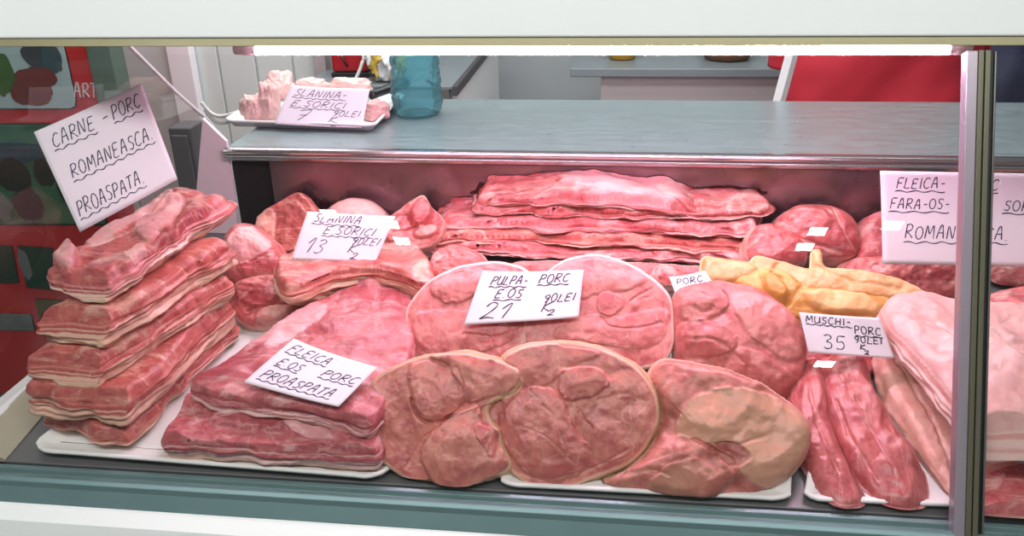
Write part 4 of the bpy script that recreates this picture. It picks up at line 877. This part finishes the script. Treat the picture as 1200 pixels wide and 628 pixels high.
# --- yellow rinds
chunk('pork_rind', 'short curled pale yellow rind at the left end of the rind pile', 'rind', [(824, 312), (828, 300), (850, 303), (884, 308), (890, 326), (860, 331), (830, 328)], ('T', 855, 330, .30, 48), .022, (myel,), er=.010, dome=.006, lump=.004, R=8)
chunk('pork_rind', 'long pale yellow rind sheet on top of the rind pile', 'rind', [(882, 312), (888, 299), (912, 304), (935, 310), (952, 312), (955, 293), (962, 292), (968, 312), (1010, 315), (1050, 324), (1084, 342), (1060, 350), (1000, 346), (940, 340), (900, 332)], ('T', 985, 346, .29, 50), .02, (myel,), er=.009, dome=.006, lump=.005, R=8,
    seams=[([(912, 308), (905, 320), (890, 330)], .004, .006, 0), ([(955, 312), (1000, 330), (1060, 340)], .005, .004, 0)], center=(965, 328))
chunk('pork_rind', 'deep yellow folded rind at the front of the rind pile, behind the card marked 35', 'rind', [(862, 328), (880, 316), (905, 312), (925, 318), (940, 334), (970, 336), (1010, 342), (1046, 350), (1040, 372), (1000, 380), (950, 374), (915, 362), (885, 342)], ('T', 960, 374, .24, 50), .03, (myel2,), er=.012, dome=.01, lump=.005, R=8,
    seams=[([(905, 318), (922, 340), (920, 360)], .004, .010, 0), ([(940, 336), (925, 356)], .004, .006, 0)], blobs=[(908, 335, 22, 12, 40, .010, .25), (985, 356, 46, 14, 8, .010, .95)])

# ------------------------------------------------------------------ trays
def tray(label, corners, spec, h=.014, rim=.012, mat=None):
    n, d = plane_of(spec); P = np.array([hit(*c, n, d) for c in corners]); O = P.mean(0); e1, e2 = frame(n)
    q = np.c_[(P-O)@e1, (P-O)@e2]; pts = []
    for i in range(len(q)):
        a, b, c = q[i-1], q[i], q[(i+1) % len(q)]
        for t in (.16, .06): pts.append(b+(a-b)*t*.9)
        for t in (.06, .16): pts.append(b+(c-b)*t*.9)
    ol = resample(catmull(np.array(pts), 6), 120); 
    if np.sum(ol[:, 0]*np.roll(ol[:, 1], -1)-ol[:, 1]*np.roll(ol[:, 0], -1)) < 0: ol = ol[::-1]
    tg = np.roll(ol, -1, 0)-np.roll(ol, 1, 0); tg /= np.linalg.norm(tg, axis=1)[:, None]; on_ = np.c_[tg[:, 1], -tg[:, 0]]
    prof = [(-.030, .004), (-.022, .005), (-.010, h-.004), (-.004, h), (0, h-.001), (0, h-.005), (-.005, h-.007), (-.014, .001), (-.022, 0)]
    bm = bmesh.new(); rings = []
    for off, z in prof: rings.append([bm.verts.new(O+e1*(p[0]+o_[0]*off)+e2*(p[1]+o_[1]*off)+n*z) for p, o_ in zip(ol, on_)])
    for A_, B_ in zip(rings, rings[1:]):
        for k in range(120): bm.faces.new((A_[k], A_[(k+1) % 120], B_[(k+1) % 120], B_[k]))
    bm.faces.new(rings[0]); bm.faces.new(rings[-1][::-1])
    return tag(bm_obj('foam_tray', bm, mat or M['foam'], None, True), label, 'tray')
tray('long white foam tray at the left front under the pork belly slabs', [(33, 534), (456, 568), (470, 392), (225, 372)], ('D', .002))
tray('white foam tray under the front ham slices, hardly showing', [(585, 574), (925, 592), (930, 500), (610, 480)], ('D', .001), .012)
tray('white foam tray under the tenderloins and pale slabs at right', [(940, 591), (1290, 606), (1290, 470), (960, 470)], ('D', .001), .012)
zt_ = WT+.0008
tray('small white foam tray with fat pieces standing on the steel worktop', [(262, 150), (440, 156), (476, 118), (330, 104)], ('N', (0, 0, 1), (0, 0, zt_)), .020)

# fat pieces on the small tray
def wz(u, v, h=.006): return atZ(u, v, WT+h)
FP = 'fat pieces on the small tray'
for (u, v, r, sq, lb) in [(300, 143, .030, (1, .9, 1.15), 'left front pink fat chunk on the small worktop tray'), (318, 142, .034, (.7, .9, 1.5), 'upright pink fat chunk touching the left edge of the card marked 7'), (330, 116, .036, (.9, .8, 1.15), 'rear tan fat chunk behind the card marked 7 at its top left'),
                     (365, 110, .030, (1.6, .8, .8), 'long tan fat strip lying behind the card marked 7'), (412, 112, .034, (1.7, .8, .75), 'flat tan fat piece behind the card marked 7 near the knife'), (440, 139, .030, (1.1, .9, .8), 'orange-pink fat chunk right of the card marked 7')]:
    c = wz(u, v); c[2] = WT+.006+r*.8*sq[2]
    o = blob('fat_piece', (0, 0, 0), r, mfat if u != 440 else mb2, int(u), sq, .28, 1.6); o.location = c; tag(o, lb, 'meat', FP)
# knife
a, b = wz(433, 112, .035), wz(470, 99, .045); d = NRM(b-a)
kn = empty('butcher_knife', 'black-handled knife lying on the small tray beside the blue bottle', 'knife', tuple(a))
bm = bmesh.new(); add_tube(bm, [Vector(d*t) for t in (0, .004, .02, .07, .11, .125)], .012, 12, [.008, .013, .0115, .012, .014, .010]); bm_obj('handle', bm, M['black'], kn, True)
s = np.cross(d, (0, 0, 1)); bm = bmesh.new()
w0 = NRM(np.array((d[0], d[1], 0)));
pr = [(-.17, .004), (-.15, -.012), (-.05, -.020), (0, -.018), (0, .012), (-.12, .012)]
vs_ = [[bm.verts.new(d*x+np.array((0, 0, 1))*z+s*k*.0011) for x, z in pr] for k in (-1, 1)]
bm.faces.new(vs_[0]); bm.faces.new(vs_[1][::-1])
for i in range(6): bm.faces.new((vs_[0][i], vs_[0][(i+1) % 6], vs_[1][(i+1) % 6], vs_[1][i]))
bm_obj('blade', bm, M['blade'], kn)
# bottle
c = atZ(490, 133, WT); r = .5*(atY(518, 110, c[1])[0]-atY(462, 110, c[1])[0])
bt = empty('water_bottle', 'tall crinkled turquoise plastic bottle standing on the steel worktop', 'bottle', tuple(c[:2])+(WT,))
def botmat():
    t = NT('turquoise_plastic'); o = t.coord(); g = t.n('ShaderNodeBsdfGlossy', i_Roughness=.08); tr = t.n('ShaderNodeBsdfTransparent', i_Color=(.62, .90, .94, 1)); df = t.n('ShaderNodeBsdfTranslucent', i_Color=(.16, .66, .72, 1)); d2 = t.n('ShaderNodeBsdfDiffuse', i_Color=(.18, .58, .64, 1))
    nb = t.bump(t.noise(t.map(o, (1, 1, 1.6)), 38, 3, .5, 1.2).outputs[0], .8, .006)
    for x in (g, d2, df): t.L(nb, x.inputs['Normal'])
    m1 = t.n('ShaderNodeMixShader', i_0=.5); t.L(df.outputs[0], m1.inputs[1]); t.L(d2.outputs[0], m1.inputs[2])
    m2 = t.n('ShaderNodeMixShader', i_0=.30); t.L(tr.outputs[0], m2.inputs[1]); t.L(m1.outputs[0], m2.inputs[2])
    lw = t.n('ShaderNodeLayerWeight', i_Blend=.25); m3 = t.n('ShaderNodeMixShader'); t.L(lw.outputs[0], m3.inputs[0]); t.L(m2.outputs[0], m3.inputs[1]); t.L(g.outputs[0], m3.inputs[2]); t.L(m3.outputs[0], t.out.inputs[0]); return t.m
prof = [(r*.55, .004), (r*.80, 0), (r*.93, .008), (r*.98, .022)]
z = .03
while z < .24:
    prof += [(r*1.0, z), (r*1.0, z+.012), (r*.965, z+.016), (r*.965, z+.019)]; z += .022
prof += [(r*.97, .25), (r*.8, .285), (r*.45, .315), (r*.28, .325), (r*.28, .345)]
bm = bmesh.new(); add_lathe(bm, prof, (0, 0, 0), 64, lambda t, z: .0045*float(fbm(np.array([[math.cos(t*6.283)*3.2, math.sin(t*6.283)*3.2, z*46]]), 3, 3)[0])); bm_obj('body', bm, botmat(), bt, True)
bm = bmesh.new(); add_lathe(bm, [(r*.31, .33), (r*.33, .332), (r*.33, .352), (r*.30, .356)], (0, 0, 0), 32); bm_obj('cap', bm, plain('blue_cap', (30, 110, 170), .4), bt, True)

# ------------------------------------------------------------------ cards
T1 = lambda *a: a
price_card('tilted white card reading CARNE-PORC ROMANEASCA PROASPATA, stuck in the tall stack', [(40, 155), (166, 98), (208, 210), (94, 272)], ('T', 140, 240, .17, 22, 28),
  [('CARNE', .10, .80, .13, .40, 0, 1), ('-', .55, .81, .10, .09, 0, 0), ('PORC', .66, .80, .13, .28, 0, 1), ('ROMANEASCA.', .14, .47, .13, .80, 0, 1), ('PROASPATA.', .06, .13, .13, .66, 0, 1)], .0013)
price_card('white card marked 7 propped on the small foam tray', [(342, 100), (434, 105), (424, 150), (322, 146)], ('T', 375, 148, .73, 36),
  [('SLANINA-', .08, .74, .17, .66, 0, 1), ('E.SORICI', .10, .48, .15, .66, 0, 1), ('7', .20, .12, .26, .17, 0, 0), ('90LEI', .62, .28, .14, .34, 0, 0), ('K', .60, .12, .16, .10, 0, 0), ('2', .64, .02, .10, .08, 0, 0)], .0012)
price_card('white card marked 13, on the fatty slab at the back left', [(361, 248), (464, 254), (440, 307), (342, 304)], ('T', 392, 307, .262, 28),
  [('SLANINA', .10, .80, .16, .55, 0, 1), ('E.SORICI', .26, .56, .16, .60, 0, 1), ('13', .12, .14, .30, .24, 0, 0), ('90LEI', .62, .36, .15, .34, 0, 0), ('K', .62, .18, .18, .10, 0, 0), ('2', .68, .05, .13, .09, 0, 0)], .0012)
price_card('white card reading FLEICA E.OS PORC PROASPATA lying on the front belly slab', [(345, 398), (443, 432), (397, 477), (286, 449)], ('T', 370, 470, -.068, 67),
  [('FLEICA', .06, .76, .15, .48, 0, 1), ('E.OS', .10, .47, .15, .26, 0, 1), ('PORC', .56, .52, .15, .40, 0, 1), ('PROASPATA', .08, .16, .17, .78, 0, 1)], .0013)
price_card('white card marked 21 reading PULPA-PORC, across the two rear ham slices', [(566, 318), (684, 317), (678, 372), (544, 381)], ('T', 620, 378, .135, 42),
  [('PULPA-', .12, .74, .17, .36, 0, 1), ('PORC', .58, .76, .17, .30, 0, 1), ('E.OS', .20, .48, .16, .26, 0, 1), ('21', .12, .10, .30, .28, 0, 0), ('90LEI', .66, .36, .16, .30, 0, 0), ('K', .66, .16, .20, .10, 0, 0), ('2', .72, .08, .12, .07, 0, 0)], .0015)
price_card('white card marked 35 reading MUSCHI-PORC, behind the tenderloins', [(936, 366), (1030, 373), (1048, 420), (947, 413)], ('T', 990, 416, .12, 34),
  [('MUSCHI-', .06, .76, .17, .58, 0, 1), ('PORC', .64, .56, .20, .32, 0, 1), ('35', .20, .14, .34, .30, 0, 0), ('90LEI', .60, .34, .17, .34, 0, 0), ('K', .64, .17, .14, .08, 0, 0), ('2', .67, .05, .10, .07, 0, 0)], .0013)
price_card('large white sign reading FLEICA-PORC FARA-OS, propped on the meat behind the mullion', [(1031, 200), (1246, 204), (1246, 313), (1034, 309)], ('T', 1130, 310, .365, 16),
  [('FLEICA-', .09, .82, .11, .28, 0, 1), ('PORC', .46, .82, .11, .20, 0, 1), ('FARA-OS-', .05, .60, .11, .34, 0, 1), ('FARA', .44, .60, .11, .16, 0, 1), ('SORICI', .68, .60, .11, .24, 0, 1), ('ROMANEASCA.', .13, .28, .14, .58, 0, 1)], .0014, .002)
price_card('white card reading PORC, mostly hidden behind the glossy ham joint', [(784, 325), (826, 318), (846, 350), (796, 358)], ('T', 810, 352, .20, 45),
  [('PORC', .14, .70, .20, .72, 0, 0)], .0013)
# ------------------------------------------------------------------ lights
def area(name, loc, rot, sx, sy, e, c):
    l = bpy.data.lights.new(name, 'AREA'); l.shape = 'RECTANGLE'; l.size = sx; l.size_y = sy; l.energy = e; l.color = c
    o = bpy.data.objects.new(name, l); COL.objects.link(o); o.location = loc; o.rotation_euler = rot; return o
area('shop_ceiling_light', (-.25, -1.02, 1.84), (math.radians(24), 0, 0), 3.2, .42, 42, (.96, 1.0, .97))
area('prep_room_light', (-.2, 1.0, 1.85), (0, 0, 0), 3.0, .4, 34, (.94, .99, 1.0))
area('rear_fill_light', (-.3, 1.72, 1.85), (0, 0, 0), 3.2, .3, 34, (.94, .99, 1.0))  # added fill to brighten the left partition and counter fronts, no fixture there
w = bpy.data.worlds.new('world'); SC.world = w; w.use_nodes = True
bg = w.node_tree.nodes['Background']; bg.inputs[0].default_value = (.80, .90, .88, 1); bg.inputs[1].default_value = .20
vs = SC.view_settings; vs.view_transform = 'Standard'; vs.look = 'None'; vs.gamma = 1; vs.use_curve_mapping = False; vs.exposure = 0.08
SC.cycles.max_bounces = 8; SC.cycles.transparent_max_bounces = 12; SC.cycles.diffuse_bounces = 3; SC.cycles.glossy_bounces = 3
SC.cycles.use_denoising = True; SC.cycles.sample_clamp_indirect = 4.0
SC.cycles.caustics_reflective = False; SC.cycles.caustics_refractive = False
